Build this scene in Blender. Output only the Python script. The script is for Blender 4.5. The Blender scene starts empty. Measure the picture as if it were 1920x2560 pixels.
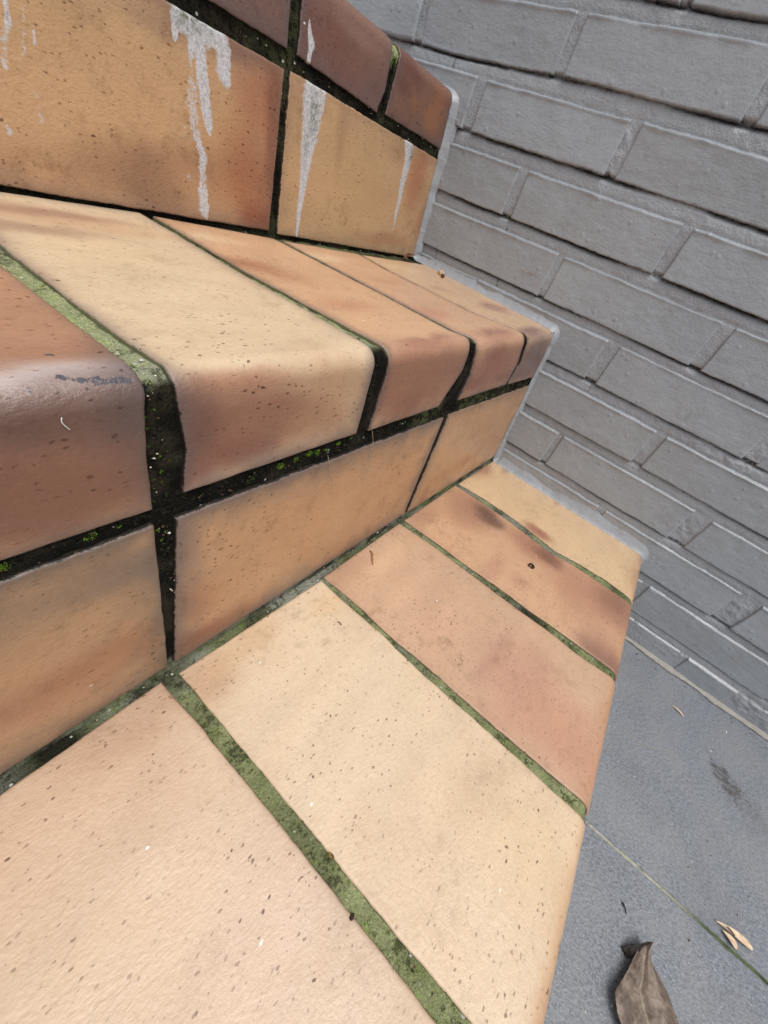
import bpy, math, random, json
import numpy as np
from mathutils import Matrix, Vector

# ------------------------------------------------------------------ camera, sky, sun, exposure
sc = bpy.context.scene
COL = sc.collection
cam_d = bpy.data.cameras.new('camera'); cam = bpy.data.objects.new('camera', cam_d); COL.objects.link(cam)
cam_d.sensor_fit = 'VERTICAL'; cam_d.sensor_height = 36.0; cam_d.sensor_width = 27.0
cam_d.lens = 36.0 * 974.7802 / 2560.0
cam_d.clip_start = 0.005; cam_d.clip_end = 500
cam.matrix_world = Matrix(((0.5769514, 0.3837026, -0.7210405, 0.0),
                           (-0.7609461, 0.5732922, -0.3038042, 0.0),
                           (0.2967965, 0.7239533, 0.6227387, 0.432825),
                           (0, 0, 0, 1)))
sc.camera = cam
SUN_EL, SUN_AZ = math.radians(68), math.radians(205)      # azimuth clockwise from +Y
world = bpy.data.worlds.new('World'); sc.world = world; world.use_nodes = True
wn, wl = world.node_tree.nodes, world.node_tree.links
wn.clear()
sky = wn.new('ShaderNodeTexSky'); sky.sky_type = 'NISHITA'; sky.sun_disc = False
sky.sun_elevation = SUN_EL; sky.sun_rotation = SUN_AZ; sky.air_density = 1.0; sky.dust_density = 3.0
hs = wn.new('ShaderNodeHueSaturation'); hs.inputs['Saturation'].default_value = 0.22
bg = wn.new('ShaderNodeBackground'); bg.inputs['Strength'].default_value = 0.135
wo = wn.new('ShaderNodeOutputWorld')
wl.new(sky.outputs[0], hs.inputs['Color']); wl.new(hs.outputs[0], bg.inputs['Color']); wl.new(bg.outputs[0], wo.inputs['Surface'])
sun_d = bpy.data.lights.new('sun', 'SUN'); sun = bpy.data.objects.new('sun', sun_d); COL.objects.link(sun)
sun_d.energy = 1.5; sun_d.angle = math.radians(50); sun_d.color = (1.0, 0.965, 0.92)
sdir = Vector((math.sin(SUN_AZ) * math.cos(SUN_EL), math.cos(SUN_AZ) * math.cos(SUN_EL), math.sin(SUN_EL)))
sun.rotation_euler = sdir.to_track_quat('Z', 'Y').to_euler()
sc.view_settings.view_transform = 'Standard'; sc.view_settings.look = 'None'
sc.view_settings.exposure = 0.40; sc.view_settings.gamma = 1.0; sc.view_settings.use_curve_mapping = False
sc.render.resolution_x = 768; sc.render.resolution_y = 1024
sc.render.engine = 'CYCLES'

# ------------------------------------------------------------------ helpers
rng = np.random.default_rng(7); random.seed(7)
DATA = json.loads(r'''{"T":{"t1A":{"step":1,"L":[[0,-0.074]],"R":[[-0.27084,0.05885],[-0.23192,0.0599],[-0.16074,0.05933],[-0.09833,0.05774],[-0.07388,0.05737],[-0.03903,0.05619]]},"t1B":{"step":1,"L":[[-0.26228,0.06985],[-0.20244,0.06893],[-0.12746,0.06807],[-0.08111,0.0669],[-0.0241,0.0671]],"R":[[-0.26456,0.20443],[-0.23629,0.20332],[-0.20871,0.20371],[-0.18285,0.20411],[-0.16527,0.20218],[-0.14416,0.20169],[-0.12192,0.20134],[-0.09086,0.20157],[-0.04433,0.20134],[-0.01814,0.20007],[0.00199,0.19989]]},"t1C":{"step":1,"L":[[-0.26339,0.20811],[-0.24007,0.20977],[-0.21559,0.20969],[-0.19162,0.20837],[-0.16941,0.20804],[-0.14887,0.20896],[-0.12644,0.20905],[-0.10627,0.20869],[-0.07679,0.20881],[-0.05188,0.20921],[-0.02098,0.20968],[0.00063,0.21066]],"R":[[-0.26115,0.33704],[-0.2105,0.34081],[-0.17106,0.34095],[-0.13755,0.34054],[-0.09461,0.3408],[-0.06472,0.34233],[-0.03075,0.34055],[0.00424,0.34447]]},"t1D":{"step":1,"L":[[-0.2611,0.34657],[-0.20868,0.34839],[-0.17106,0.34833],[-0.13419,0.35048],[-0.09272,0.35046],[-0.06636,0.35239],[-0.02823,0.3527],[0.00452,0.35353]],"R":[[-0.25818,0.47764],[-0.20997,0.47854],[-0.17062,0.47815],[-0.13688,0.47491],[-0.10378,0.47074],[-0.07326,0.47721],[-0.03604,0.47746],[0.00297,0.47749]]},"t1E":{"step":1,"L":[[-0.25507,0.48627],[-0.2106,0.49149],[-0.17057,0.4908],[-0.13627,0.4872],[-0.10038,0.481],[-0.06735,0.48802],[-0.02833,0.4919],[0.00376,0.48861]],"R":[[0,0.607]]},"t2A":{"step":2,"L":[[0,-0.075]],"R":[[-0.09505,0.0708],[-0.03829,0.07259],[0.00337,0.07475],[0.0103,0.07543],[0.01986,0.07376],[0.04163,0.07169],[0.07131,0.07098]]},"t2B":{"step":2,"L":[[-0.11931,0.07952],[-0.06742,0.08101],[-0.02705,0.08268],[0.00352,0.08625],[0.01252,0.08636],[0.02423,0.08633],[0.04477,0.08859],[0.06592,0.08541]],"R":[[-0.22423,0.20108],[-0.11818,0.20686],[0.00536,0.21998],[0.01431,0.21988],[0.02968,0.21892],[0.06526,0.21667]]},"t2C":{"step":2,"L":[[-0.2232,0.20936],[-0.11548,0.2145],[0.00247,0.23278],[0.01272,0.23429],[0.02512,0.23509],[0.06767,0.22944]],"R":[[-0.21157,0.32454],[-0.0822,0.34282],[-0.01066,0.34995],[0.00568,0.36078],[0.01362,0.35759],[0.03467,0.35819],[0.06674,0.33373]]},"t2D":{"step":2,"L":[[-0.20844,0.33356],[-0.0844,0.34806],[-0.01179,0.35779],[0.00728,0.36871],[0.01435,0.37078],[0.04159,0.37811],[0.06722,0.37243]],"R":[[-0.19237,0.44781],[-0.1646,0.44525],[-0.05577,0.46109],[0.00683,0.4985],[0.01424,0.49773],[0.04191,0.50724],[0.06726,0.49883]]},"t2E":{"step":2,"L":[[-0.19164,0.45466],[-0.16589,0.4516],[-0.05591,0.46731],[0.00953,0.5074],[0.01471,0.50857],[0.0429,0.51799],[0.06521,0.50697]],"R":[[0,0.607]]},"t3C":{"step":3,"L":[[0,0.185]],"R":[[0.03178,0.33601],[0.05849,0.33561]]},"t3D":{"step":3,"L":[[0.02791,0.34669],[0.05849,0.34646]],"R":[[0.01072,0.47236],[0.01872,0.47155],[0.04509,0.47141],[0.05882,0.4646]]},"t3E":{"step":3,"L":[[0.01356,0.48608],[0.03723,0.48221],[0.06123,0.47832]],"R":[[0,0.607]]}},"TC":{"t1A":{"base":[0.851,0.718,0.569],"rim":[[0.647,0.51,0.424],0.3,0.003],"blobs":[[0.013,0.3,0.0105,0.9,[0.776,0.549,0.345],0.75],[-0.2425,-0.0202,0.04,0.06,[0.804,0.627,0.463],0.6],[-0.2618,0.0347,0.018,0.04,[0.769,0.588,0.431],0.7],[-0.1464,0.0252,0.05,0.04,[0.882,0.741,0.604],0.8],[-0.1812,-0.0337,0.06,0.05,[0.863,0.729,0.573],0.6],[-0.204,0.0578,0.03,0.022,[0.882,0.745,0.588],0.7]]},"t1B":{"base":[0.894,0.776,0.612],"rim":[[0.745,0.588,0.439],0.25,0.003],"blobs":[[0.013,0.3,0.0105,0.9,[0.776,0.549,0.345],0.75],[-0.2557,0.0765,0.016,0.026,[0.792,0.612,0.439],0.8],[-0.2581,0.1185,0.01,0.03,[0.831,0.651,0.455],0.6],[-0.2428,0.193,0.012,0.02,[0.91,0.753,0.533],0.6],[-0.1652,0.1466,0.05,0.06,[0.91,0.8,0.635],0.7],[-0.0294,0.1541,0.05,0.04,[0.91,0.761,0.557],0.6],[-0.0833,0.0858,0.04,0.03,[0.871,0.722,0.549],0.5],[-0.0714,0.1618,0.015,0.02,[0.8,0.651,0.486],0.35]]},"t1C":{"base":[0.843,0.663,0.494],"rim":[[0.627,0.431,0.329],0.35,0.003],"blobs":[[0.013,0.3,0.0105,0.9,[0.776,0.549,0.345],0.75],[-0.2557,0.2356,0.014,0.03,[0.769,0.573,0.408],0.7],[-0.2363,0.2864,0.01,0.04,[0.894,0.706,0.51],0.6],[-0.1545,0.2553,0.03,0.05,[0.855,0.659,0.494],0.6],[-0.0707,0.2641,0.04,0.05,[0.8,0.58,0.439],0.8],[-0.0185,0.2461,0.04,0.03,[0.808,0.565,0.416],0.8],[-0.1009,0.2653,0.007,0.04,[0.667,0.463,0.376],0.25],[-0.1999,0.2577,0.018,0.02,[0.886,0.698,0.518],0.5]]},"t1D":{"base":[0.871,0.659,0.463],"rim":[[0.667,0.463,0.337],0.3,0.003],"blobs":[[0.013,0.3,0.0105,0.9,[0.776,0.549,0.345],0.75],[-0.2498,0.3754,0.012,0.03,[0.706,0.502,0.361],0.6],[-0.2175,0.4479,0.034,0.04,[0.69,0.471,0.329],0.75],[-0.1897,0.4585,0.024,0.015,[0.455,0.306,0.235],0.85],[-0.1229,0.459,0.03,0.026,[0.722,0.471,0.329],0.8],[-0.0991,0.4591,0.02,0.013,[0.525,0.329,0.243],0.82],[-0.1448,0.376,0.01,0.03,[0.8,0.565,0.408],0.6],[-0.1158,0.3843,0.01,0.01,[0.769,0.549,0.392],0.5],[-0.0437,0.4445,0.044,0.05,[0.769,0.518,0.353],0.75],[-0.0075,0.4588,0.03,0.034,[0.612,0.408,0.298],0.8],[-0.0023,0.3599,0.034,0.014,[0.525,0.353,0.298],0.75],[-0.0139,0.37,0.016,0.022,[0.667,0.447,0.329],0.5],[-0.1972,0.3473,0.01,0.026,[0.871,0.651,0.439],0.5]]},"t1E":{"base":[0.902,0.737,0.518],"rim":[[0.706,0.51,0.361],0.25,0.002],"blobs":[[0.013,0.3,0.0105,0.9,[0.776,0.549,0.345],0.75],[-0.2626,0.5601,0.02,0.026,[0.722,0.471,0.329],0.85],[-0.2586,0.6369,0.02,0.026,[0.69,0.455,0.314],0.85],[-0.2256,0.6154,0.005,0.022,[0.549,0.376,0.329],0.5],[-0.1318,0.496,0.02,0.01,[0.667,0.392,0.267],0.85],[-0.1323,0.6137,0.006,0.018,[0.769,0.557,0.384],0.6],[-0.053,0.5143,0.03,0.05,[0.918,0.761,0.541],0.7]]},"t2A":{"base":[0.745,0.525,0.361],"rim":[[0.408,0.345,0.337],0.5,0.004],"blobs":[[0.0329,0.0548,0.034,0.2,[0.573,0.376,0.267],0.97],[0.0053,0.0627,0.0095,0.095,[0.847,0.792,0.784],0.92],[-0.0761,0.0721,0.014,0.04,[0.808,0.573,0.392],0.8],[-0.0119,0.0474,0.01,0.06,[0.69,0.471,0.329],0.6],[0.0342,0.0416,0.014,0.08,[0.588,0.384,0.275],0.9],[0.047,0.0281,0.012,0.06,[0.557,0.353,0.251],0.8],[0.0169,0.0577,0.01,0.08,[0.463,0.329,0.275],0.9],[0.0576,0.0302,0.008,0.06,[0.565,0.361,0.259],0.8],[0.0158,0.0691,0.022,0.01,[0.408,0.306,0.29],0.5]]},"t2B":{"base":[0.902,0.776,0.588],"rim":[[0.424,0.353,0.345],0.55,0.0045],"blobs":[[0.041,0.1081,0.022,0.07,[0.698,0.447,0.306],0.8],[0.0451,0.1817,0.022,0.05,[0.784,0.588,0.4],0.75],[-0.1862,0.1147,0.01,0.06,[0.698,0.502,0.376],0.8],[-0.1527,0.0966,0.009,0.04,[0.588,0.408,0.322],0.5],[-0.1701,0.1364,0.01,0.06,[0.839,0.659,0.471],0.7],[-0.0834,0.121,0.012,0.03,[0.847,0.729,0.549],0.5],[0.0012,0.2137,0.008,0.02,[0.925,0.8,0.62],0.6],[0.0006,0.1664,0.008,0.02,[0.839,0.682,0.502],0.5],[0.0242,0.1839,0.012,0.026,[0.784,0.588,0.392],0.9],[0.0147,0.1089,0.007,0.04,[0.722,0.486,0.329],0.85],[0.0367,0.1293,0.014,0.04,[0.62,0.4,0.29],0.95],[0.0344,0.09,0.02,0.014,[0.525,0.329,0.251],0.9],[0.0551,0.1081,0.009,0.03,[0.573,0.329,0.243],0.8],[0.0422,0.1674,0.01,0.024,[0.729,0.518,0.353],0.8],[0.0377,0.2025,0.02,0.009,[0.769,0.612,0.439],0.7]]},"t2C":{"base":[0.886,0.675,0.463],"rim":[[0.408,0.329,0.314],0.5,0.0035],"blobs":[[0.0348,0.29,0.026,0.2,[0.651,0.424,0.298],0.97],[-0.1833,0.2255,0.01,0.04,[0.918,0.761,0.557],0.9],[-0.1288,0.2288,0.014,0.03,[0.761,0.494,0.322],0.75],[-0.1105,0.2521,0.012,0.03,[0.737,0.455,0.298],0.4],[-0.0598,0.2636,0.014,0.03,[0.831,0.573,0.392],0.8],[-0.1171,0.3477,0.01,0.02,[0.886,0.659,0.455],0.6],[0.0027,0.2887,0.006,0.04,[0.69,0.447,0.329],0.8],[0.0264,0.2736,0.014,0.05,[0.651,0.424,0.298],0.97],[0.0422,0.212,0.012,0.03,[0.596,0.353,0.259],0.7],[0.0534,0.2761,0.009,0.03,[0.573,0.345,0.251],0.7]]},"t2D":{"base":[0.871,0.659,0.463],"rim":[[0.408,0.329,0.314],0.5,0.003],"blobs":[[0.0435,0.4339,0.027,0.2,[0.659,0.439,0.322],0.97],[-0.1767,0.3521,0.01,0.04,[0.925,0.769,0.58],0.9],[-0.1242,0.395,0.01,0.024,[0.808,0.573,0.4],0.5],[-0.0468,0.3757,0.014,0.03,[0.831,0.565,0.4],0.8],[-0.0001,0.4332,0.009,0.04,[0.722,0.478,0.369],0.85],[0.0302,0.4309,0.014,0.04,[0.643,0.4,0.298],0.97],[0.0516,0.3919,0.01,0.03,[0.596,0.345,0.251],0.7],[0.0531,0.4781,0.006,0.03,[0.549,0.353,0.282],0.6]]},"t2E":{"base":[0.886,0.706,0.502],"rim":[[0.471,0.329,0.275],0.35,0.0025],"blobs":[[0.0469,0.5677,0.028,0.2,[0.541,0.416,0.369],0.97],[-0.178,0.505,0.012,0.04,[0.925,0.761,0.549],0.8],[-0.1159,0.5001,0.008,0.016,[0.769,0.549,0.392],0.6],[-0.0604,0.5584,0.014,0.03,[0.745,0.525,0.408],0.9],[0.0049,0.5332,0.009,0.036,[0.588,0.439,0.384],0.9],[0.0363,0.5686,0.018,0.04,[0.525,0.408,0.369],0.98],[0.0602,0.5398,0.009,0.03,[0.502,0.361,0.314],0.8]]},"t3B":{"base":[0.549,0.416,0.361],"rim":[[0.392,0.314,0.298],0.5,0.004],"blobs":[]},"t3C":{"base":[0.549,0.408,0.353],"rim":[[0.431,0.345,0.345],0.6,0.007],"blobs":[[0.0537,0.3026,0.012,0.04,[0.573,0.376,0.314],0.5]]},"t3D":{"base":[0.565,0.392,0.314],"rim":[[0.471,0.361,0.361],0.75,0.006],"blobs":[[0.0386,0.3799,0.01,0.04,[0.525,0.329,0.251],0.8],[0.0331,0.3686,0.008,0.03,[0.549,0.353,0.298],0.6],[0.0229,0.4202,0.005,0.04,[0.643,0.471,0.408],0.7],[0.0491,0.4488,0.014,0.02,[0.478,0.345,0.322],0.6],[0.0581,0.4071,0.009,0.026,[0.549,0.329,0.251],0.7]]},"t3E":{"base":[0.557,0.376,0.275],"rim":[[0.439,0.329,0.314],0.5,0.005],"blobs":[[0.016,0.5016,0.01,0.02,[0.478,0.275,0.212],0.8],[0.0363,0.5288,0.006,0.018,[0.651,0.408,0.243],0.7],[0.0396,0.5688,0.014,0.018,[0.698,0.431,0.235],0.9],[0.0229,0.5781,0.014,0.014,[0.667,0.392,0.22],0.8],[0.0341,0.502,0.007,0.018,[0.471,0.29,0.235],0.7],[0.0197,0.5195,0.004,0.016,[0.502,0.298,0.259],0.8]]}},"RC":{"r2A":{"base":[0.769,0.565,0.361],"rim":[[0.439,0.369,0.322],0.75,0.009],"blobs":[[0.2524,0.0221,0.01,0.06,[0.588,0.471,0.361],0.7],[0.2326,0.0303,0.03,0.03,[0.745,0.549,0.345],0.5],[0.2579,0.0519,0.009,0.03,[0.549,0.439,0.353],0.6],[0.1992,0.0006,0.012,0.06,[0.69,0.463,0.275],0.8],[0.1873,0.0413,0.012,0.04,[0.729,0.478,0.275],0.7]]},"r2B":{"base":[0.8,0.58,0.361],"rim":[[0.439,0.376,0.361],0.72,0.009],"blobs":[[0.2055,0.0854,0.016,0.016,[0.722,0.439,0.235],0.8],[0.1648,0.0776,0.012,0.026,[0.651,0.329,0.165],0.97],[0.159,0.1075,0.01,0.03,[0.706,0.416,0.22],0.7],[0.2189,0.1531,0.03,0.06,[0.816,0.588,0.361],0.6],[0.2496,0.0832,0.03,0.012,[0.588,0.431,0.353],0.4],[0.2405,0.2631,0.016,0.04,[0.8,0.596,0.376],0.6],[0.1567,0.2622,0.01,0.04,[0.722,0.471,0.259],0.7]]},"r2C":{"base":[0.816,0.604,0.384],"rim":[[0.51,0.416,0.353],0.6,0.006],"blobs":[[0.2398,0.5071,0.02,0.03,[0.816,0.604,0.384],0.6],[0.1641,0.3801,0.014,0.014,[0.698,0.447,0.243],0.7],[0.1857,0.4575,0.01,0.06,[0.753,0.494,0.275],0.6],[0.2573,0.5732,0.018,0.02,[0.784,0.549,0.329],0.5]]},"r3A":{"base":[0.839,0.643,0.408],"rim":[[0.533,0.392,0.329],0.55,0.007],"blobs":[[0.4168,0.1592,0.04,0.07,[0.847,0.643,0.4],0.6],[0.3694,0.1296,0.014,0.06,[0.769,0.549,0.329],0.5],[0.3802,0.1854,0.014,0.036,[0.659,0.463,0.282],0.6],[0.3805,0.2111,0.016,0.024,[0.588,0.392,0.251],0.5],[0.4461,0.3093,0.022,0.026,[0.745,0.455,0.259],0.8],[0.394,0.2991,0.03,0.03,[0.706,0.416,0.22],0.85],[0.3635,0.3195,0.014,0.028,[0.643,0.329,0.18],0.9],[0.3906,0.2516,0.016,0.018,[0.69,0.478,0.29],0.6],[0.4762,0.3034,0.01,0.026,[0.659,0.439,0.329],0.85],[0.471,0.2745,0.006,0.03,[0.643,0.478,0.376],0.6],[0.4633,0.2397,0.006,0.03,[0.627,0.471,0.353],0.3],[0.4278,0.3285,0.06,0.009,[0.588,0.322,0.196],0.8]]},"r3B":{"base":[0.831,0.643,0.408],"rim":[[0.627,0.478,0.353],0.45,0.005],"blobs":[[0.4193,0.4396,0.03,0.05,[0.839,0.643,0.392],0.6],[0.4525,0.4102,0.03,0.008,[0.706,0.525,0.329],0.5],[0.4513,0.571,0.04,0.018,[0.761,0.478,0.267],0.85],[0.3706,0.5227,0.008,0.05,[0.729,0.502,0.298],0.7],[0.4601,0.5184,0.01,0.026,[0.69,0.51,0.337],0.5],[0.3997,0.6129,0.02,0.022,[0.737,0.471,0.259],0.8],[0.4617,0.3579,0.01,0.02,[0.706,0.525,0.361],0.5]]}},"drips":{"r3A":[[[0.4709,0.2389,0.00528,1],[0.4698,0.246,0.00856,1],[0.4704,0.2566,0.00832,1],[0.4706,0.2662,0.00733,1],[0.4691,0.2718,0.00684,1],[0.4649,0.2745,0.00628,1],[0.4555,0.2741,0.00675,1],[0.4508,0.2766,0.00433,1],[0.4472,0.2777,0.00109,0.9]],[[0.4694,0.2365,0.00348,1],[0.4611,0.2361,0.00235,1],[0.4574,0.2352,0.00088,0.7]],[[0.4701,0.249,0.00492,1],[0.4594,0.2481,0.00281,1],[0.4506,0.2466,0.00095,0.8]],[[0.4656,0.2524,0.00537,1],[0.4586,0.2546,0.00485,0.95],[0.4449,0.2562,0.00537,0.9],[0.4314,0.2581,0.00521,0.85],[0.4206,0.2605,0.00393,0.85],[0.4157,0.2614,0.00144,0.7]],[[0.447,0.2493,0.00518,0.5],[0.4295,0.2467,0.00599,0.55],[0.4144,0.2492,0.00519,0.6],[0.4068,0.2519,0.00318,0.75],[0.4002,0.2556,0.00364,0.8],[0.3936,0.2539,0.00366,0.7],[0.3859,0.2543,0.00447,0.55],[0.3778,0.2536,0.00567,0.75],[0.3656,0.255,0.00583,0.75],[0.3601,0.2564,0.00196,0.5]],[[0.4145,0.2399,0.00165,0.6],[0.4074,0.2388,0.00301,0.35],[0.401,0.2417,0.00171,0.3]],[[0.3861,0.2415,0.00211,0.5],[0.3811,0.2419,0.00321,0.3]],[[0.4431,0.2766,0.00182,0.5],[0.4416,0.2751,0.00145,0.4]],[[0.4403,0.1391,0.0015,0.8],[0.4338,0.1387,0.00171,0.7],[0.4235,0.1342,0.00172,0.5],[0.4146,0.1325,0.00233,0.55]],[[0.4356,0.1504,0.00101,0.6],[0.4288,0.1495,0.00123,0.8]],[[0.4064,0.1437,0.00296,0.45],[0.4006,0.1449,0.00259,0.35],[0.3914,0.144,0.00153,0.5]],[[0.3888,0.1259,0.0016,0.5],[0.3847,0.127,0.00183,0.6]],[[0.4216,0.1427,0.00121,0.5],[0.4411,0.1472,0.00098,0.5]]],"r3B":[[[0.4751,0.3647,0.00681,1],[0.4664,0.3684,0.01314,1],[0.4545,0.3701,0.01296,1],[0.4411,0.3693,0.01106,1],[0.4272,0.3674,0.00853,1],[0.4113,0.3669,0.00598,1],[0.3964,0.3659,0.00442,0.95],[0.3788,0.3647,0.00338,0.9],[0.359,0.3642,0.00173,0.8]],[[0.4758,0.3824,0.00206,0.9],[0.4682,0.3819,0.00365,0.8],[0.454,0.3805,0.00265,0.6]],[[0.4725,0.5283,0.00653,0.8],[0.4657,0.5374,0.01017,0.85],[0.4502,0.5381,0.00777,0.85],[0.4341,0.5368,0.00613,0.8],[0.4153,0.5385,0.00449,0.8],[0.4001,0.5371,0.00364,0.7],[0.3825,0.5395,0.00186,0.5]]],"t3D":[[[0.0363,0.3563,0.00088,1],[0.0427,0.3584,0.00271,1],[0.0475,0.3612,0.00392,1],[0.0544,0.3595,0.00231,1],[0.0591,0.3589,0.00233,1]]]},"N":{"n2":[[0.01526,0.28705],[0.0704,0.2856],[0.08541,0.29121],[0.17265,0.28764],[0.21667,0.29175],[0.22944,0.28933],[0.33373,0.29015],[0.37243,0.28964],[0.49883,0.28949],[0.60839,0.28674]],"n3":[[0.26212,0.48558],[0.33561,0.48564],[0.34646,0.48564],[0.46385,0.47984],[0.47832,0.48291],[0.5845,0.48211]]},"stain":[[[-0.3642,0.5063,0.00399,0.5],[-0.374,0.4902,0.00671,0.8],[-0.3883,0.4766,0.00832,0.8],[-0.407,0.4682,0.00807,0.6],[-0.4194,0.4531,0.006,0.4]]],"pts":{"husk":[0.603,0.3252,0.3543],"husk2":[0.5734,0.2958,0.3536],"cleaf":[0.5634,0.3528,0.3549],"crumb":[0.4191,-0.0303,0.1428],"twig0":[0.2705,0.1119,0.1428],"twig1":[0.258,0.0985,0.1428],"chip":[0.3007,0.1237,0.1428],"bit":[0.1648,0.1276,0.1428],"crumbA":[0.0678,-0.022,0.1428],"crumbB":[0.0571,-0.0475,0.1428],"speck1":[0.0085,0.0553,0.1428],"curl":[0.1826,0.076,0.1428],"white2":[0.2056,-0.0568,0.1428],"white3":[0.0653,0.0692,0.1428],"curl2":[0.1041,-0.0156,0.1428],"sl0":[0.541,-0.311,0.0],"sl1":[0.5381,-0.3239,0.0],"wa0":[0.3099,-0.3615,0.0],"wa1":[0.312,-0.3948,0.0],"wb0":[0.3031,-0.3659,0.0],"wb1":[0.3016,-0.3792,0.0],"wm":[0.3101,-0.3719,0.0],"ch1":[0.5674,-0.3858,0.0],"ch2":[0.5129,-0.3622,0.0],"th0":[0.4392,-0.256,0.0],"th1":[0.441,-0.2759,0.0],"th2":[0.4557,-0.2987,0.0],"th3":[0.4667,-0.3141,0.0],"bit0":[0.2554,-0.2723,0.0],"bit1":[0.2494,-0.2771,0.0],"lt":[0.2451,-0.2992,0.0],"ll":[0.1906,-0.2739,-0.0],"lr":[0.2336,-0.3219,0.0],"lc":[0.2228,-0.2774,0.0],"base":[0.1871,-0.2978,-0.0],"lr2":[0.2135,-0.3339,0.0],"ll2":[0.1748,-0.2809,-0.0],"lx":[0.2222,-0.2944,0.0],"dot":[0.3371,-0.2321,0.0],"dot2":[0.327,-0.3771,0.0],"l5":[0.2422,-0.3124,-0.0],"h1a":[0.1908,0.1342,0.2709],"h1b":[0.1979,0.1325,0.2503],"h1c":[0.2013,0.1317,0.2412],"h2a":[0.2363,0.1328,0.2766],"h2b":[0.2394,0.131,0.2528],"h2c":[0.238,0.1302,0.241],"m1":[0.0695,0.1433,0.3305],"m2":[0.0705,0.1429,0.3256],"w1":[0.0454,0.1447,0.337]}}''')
WX = 0.614          # plane of the brick faces
XE = 0.607          # tiles end here, just short of the wall

def lin(c):
    c = np.asarray(c, float)
    return np.where(c <= 0.04045, c / 12.92, ((c + 0.055) / 1.055) ** 2.4)

def _h(ix, iy, seed):
    n = (ix * 374761393 + iy * 668265263 + seed * 974634777) & 0xffffffff
    n = ((n ^ (n >> 13)) * 1274126177) & 0xffffffff
    n = (n ^ (n >> 16)) & 0xffffffff
    return n / 4294967295.0

def noise(x, y, scale, seed=0, octaves=3):
    """value noise, about -1..1; x, y in metres"""
    x = np.asarray(x, float) * scale + 1000; y = np.asarray(y, float) * scale + 1000
    tot = 0; amp = 1; norm = 0
    for o in range(octaves):
        ix = np.floor(x).astype(np.int64); iy = np.floor(y).astype(np.int64)
        fx = x - ix; fy = y - iy
        fx = fx * fx * (3 - 2 * fx); fy = fy * fy * (3 - 2 * fy)
        s = seed + o * 17
        a = _h(ix, iy, s); b = _h(ix + 1, iy, s); c = _h(ix, iy + 1, s); d = _h(ix + 1, iy + 1, s)
        tot = tot + amp * (((a * (1 - fx) + b * fx) * (1 - fy) + (c * (1 - fx) + d * fx) * fy) * 2 - 1)
        norm += amp; amp *= 0.5; x = x * 2.03; y = y * 2.03
    return tot / norm

def tag(o, label=None, cat=None, group=None, kind=None):
    if label: o['label'] = label
    if cat: o['category'] = cat
    if group: o['group'] = group
    if kind: o['kind'] = kind
    return o

def empty(name, loc=(0, 0, 0)):
    o = bpy.data.objects.new(name, None); COL.objects.link(o); o.location = loc; o.empty_display_size = .05
    return o

def link(name, me, mat=None, parent=None, center=True):
    if mat: me.materials.append(mat)
    n = len(me.vertices)
    co = np.empty(n * 3); me.vertices.foreach_get('co', co); co = co.reshape(-1, 3)
    c = co.mean(0) if center else np.zeros(3)
    me.vertices.foreach_set('co', (co - c).ravel()); me.update()
    o = bpy.data.objects.new(name, me); COL.objects.link(o)
    o.location = c
    if parent:
        o.parent = parent; o.location = Vector(c) - (parent.location if parent.parent is None else parent.location + parent.parent.location)
    return o

def grid_mesh(name, P, attrs=None, flip=False, smooth=True):
    """P: (n,m,3) array of points -> quad grid mesh"""
    n, m = P.shape[:2]
    me = bpy.data.meshes.new(name)
    i = np.arange(n * m).reshape(n, m)
    q = np.stack([i[:-1, :-1], i[1:, :-1], i[1:, 1:], i[:-1, 1:]], -1).reshape(-1, 4)
    if flip: q = q[:, ::-1]
    me.vertices.add(n * m); me.vertices.foreach_set('co', P.reshape(-1, 3).ravel().astype(np.float32))
    me.loops.add(q.size); me.loops.foreach_set('vertex_index', q.ravel().astype(np.int32))
    me.polygons.add(len(q)); me.polygons.foreach_set('loop_start', np.arange(0, q.size, 4, dtype=np.int32))
    me.polygons.foreach_set('use_smooth', np.full(len(q), smooth))
    me.update(calc_edges=True); me.validate()
    for k, a in (attrs or {}).items():
        a = np.asarray(a)
        if a.ndim == 3:
            at = me.attributes.new(k, 'FLOAT_COLOR', 'POINT')
            buf = np.ones((n * m, 4), np.float32); buf[:, :3] = a.reshape(-1, 3)
            at.data.foreach_set('color', buf.ravel())
        else:
            at = me.attributes.new(k, 'FLOAT', 'POINT'); at.data.foreach_set('value', a.ravel().astype(np.float32))
    return me

def raw_mesh(name, V, F, smooth=True):
    me = bpy.data.meshes.new(name); me.from_pydata([tuple(v) for v in V], [], [tuple(f) for f in F])
    if smooth: me.polygons.foreach_set('use_smooth', [True] * len(me.polygons))
    me.update(); return me

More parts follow.
